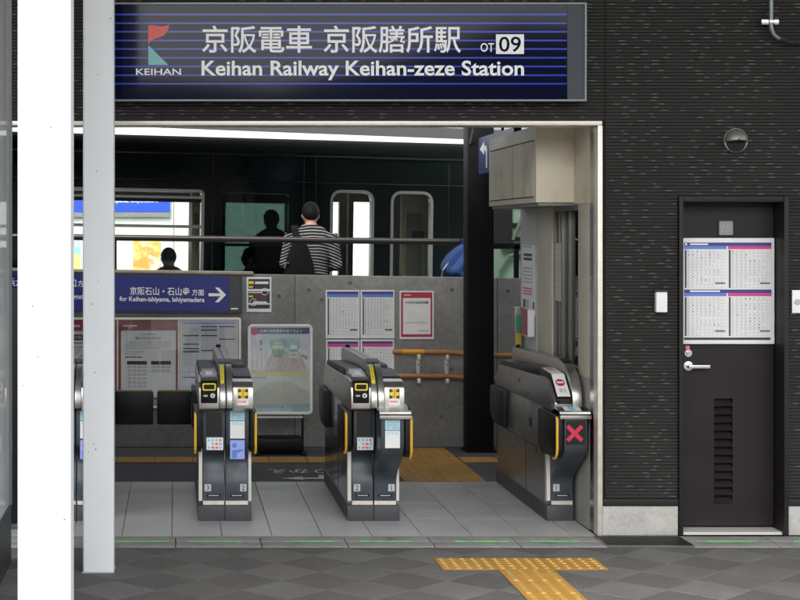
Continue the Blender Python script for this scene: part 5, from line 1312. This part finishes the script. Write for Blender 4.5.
# standing man with striped top, seen from behind
Yq = 14.55; xq = XW(311, Yq)
armsM = [((-.185, 0, 1.40), (-.255, .00, 1.14), (-.13, .22, 1.12), (.5, .8, .1)), ((.185, 0, 1.40), (.255, .0, 1.12), (.13, .22, 1.10), (-.5, .8, .1))]
person('person in black and white striped top with black shoulder bag, back turned', (xq, Yq, .46), 0, armsM, 'stripes', 'cloth_dark', 1.74, lean=.03).scale.x *= .93
bg_ = thing('shoulder_bag', 'black shoulder bag worn on the back of the person in stripes', 'bag', (xq - .06, Yq - .16, .46 + .80))
z0 = .46
def bp_(px, py): v = W(px, py, Yq - .16); return (v[0], v[2])
outl = [bp_(295, 239), bp_(303, 239.5), bp_(308, 248), bp_(312.5, 262), bp_(315.5, 280), bp_(313, 292), bp_(287, 292), bp_(283.5, 276), bp_(285.5, 262), bp_(290, 248)]
MB().py(outl, Yq - .24, Yq - .145).build('pouch', 'bag', bg_, bevel=.025, seg=3)
sx_ = W(299.5, 230, Yq)[0]
bp_0 = bp_
def bp_(px, py): return bp_0(px - 3, py)
mb = MB(); spn = [(bp_(301, 243)[0], Yq - .20, bp_(301, 243)[1]), (bp_(299, 234)[0], Yq - .15, bp_(299, 234)[1]), (bp_(298, 228)[0], Yq - .105, bp_(298, 228.5)[1]), (bp_(299, 226)[0], Yq - .0, bp_(299, 225.2)[1]), (bp_(304, 232)[0], Yq + .12, bp_(304, 232)[1]), (bp_(318, 258)[0], Yq + .16, bp_(318, 258)[1])]
wv = Vector((.032, 0, 0)); loops = []
mb.add([Vector(q) + s_ * wv for q in spn for s_ in (-1, 1)], [(2 * i, 2 * i + 1, 2 * i + 3, 2 * i + 2) for i in range(len(spn) - 1)])
o = mb.build('strap', 'bag', bg_); md = o.modifiers.new('thick', 'SOLIDIFY'); md.thickness = .006
mb = MB(); mb.tube([bp3 for bp3 in ((bp_(287, 268)[0], Yq - .25, bp_(287, 268)[1]), (bp_(288.5, 262)[0], Yq - .255, bp_(288.5, 262)[1]), (bp_(291, 263)[0], Yq - .255, bp_(291, 263)[1]))], .006, 8); mb.build('buckle', 'silver', bg_)
# person in blue behind the black column
Yq2 = 14.62
armsB = [((-.17, 0, 1.38), (-.20, .01, 1.12), (-.16, .10, .90), (.1, .3, -.9)), ((.17, -.03, 1.36), (.24, -.28, 1.12), (.20, -.08, .98), (-.2, .8, -.3))]
person('person in a blue jacket standing mostly behind the black column', (XW(476.5, Yq2), Yq2, .46), R(-84), armsB, 'cloth_blue', 'cloth_dark', 1.66, vox=.014)
bk = thing('backpack', 'blue bag bulging out left of the black column', 'bag', (XW(455, Yq2), Yq2, 1.4))
ol = [(470, 243), (464, 243.5), (457, 247.5), (449, 254), (443.5, 262), (441.5, 268), (444, 273.5), (452, 277), (462, 279), (470, 279)]
MB().py([(W(a, b, Yq2)[0], W(a, b, Yq2)[2]) for a, b in ol], Yq2 - .14, Yq2 + .12).build('pouch', 'cloth_blue', bk, bevel=.035, seg=3)
mb = MB(); mb.tube([W(449, 262, Yq2 - .13), W(443, 270, Yq2 - .145), W(441.5, 277, Yq2 - .13)], .008, 8); mb.build('zip_pull', 'silver', bk)
mb = MB(); mb.tube([W(464, 244, Yq2 - .05), W(461, 240, Yq2 - .05), W(466, 238.5, Yq2 - .05), W(470, 243, Yq2 - .05)], .010, 8); mb.build('handle', 'cloth_blue', bk)
# passengers and a standing figure in the train
def on_train(px, t): s_, _ = tsz(px, 240, t); x, y = tpt(s_, t); return x, y
relaxed = [((-.17, 0, 1.38), (-.22, .06, 1.12), (-.12, .28, 1.04), (.3, .9, 0)), ((.17, 0, 1.38), (.22, .06, 1.12), (.12, .28, 1.04), (-.3, .9, 0))]
for px, t, lab, zf, cl_, seat_, rz in ((169, 1.0, 'seated passenger in grey seen through the left train window', .50, 'cloth_grey', True, AL),
                                      (253, 1.0, 'seated dark silhouetted passenger behind the green tinted train window', .50, 'cloth_dark', True, AL + R(60)),
                                      (272, .6, 'standing dark figure behind the green tinted train window', .50, 'cloth_dark', False, AL)):  # standing figure fills the dark head shape in the green window
    x, y = on_train(px, t)
    person(lab, (x, y, zf), rz, relaxed, cl_, 'cloth_dark', 1.66, seated=seat_, vox=.018)
    if seat_:
        s_, _ = tsz(px, 240, t)
        MB().box(s_ - .24, s_ + .24, t - .18, t + .36, .505, .93 if False else .90).build('seat_box', 'seat', tr, bevel=.03)
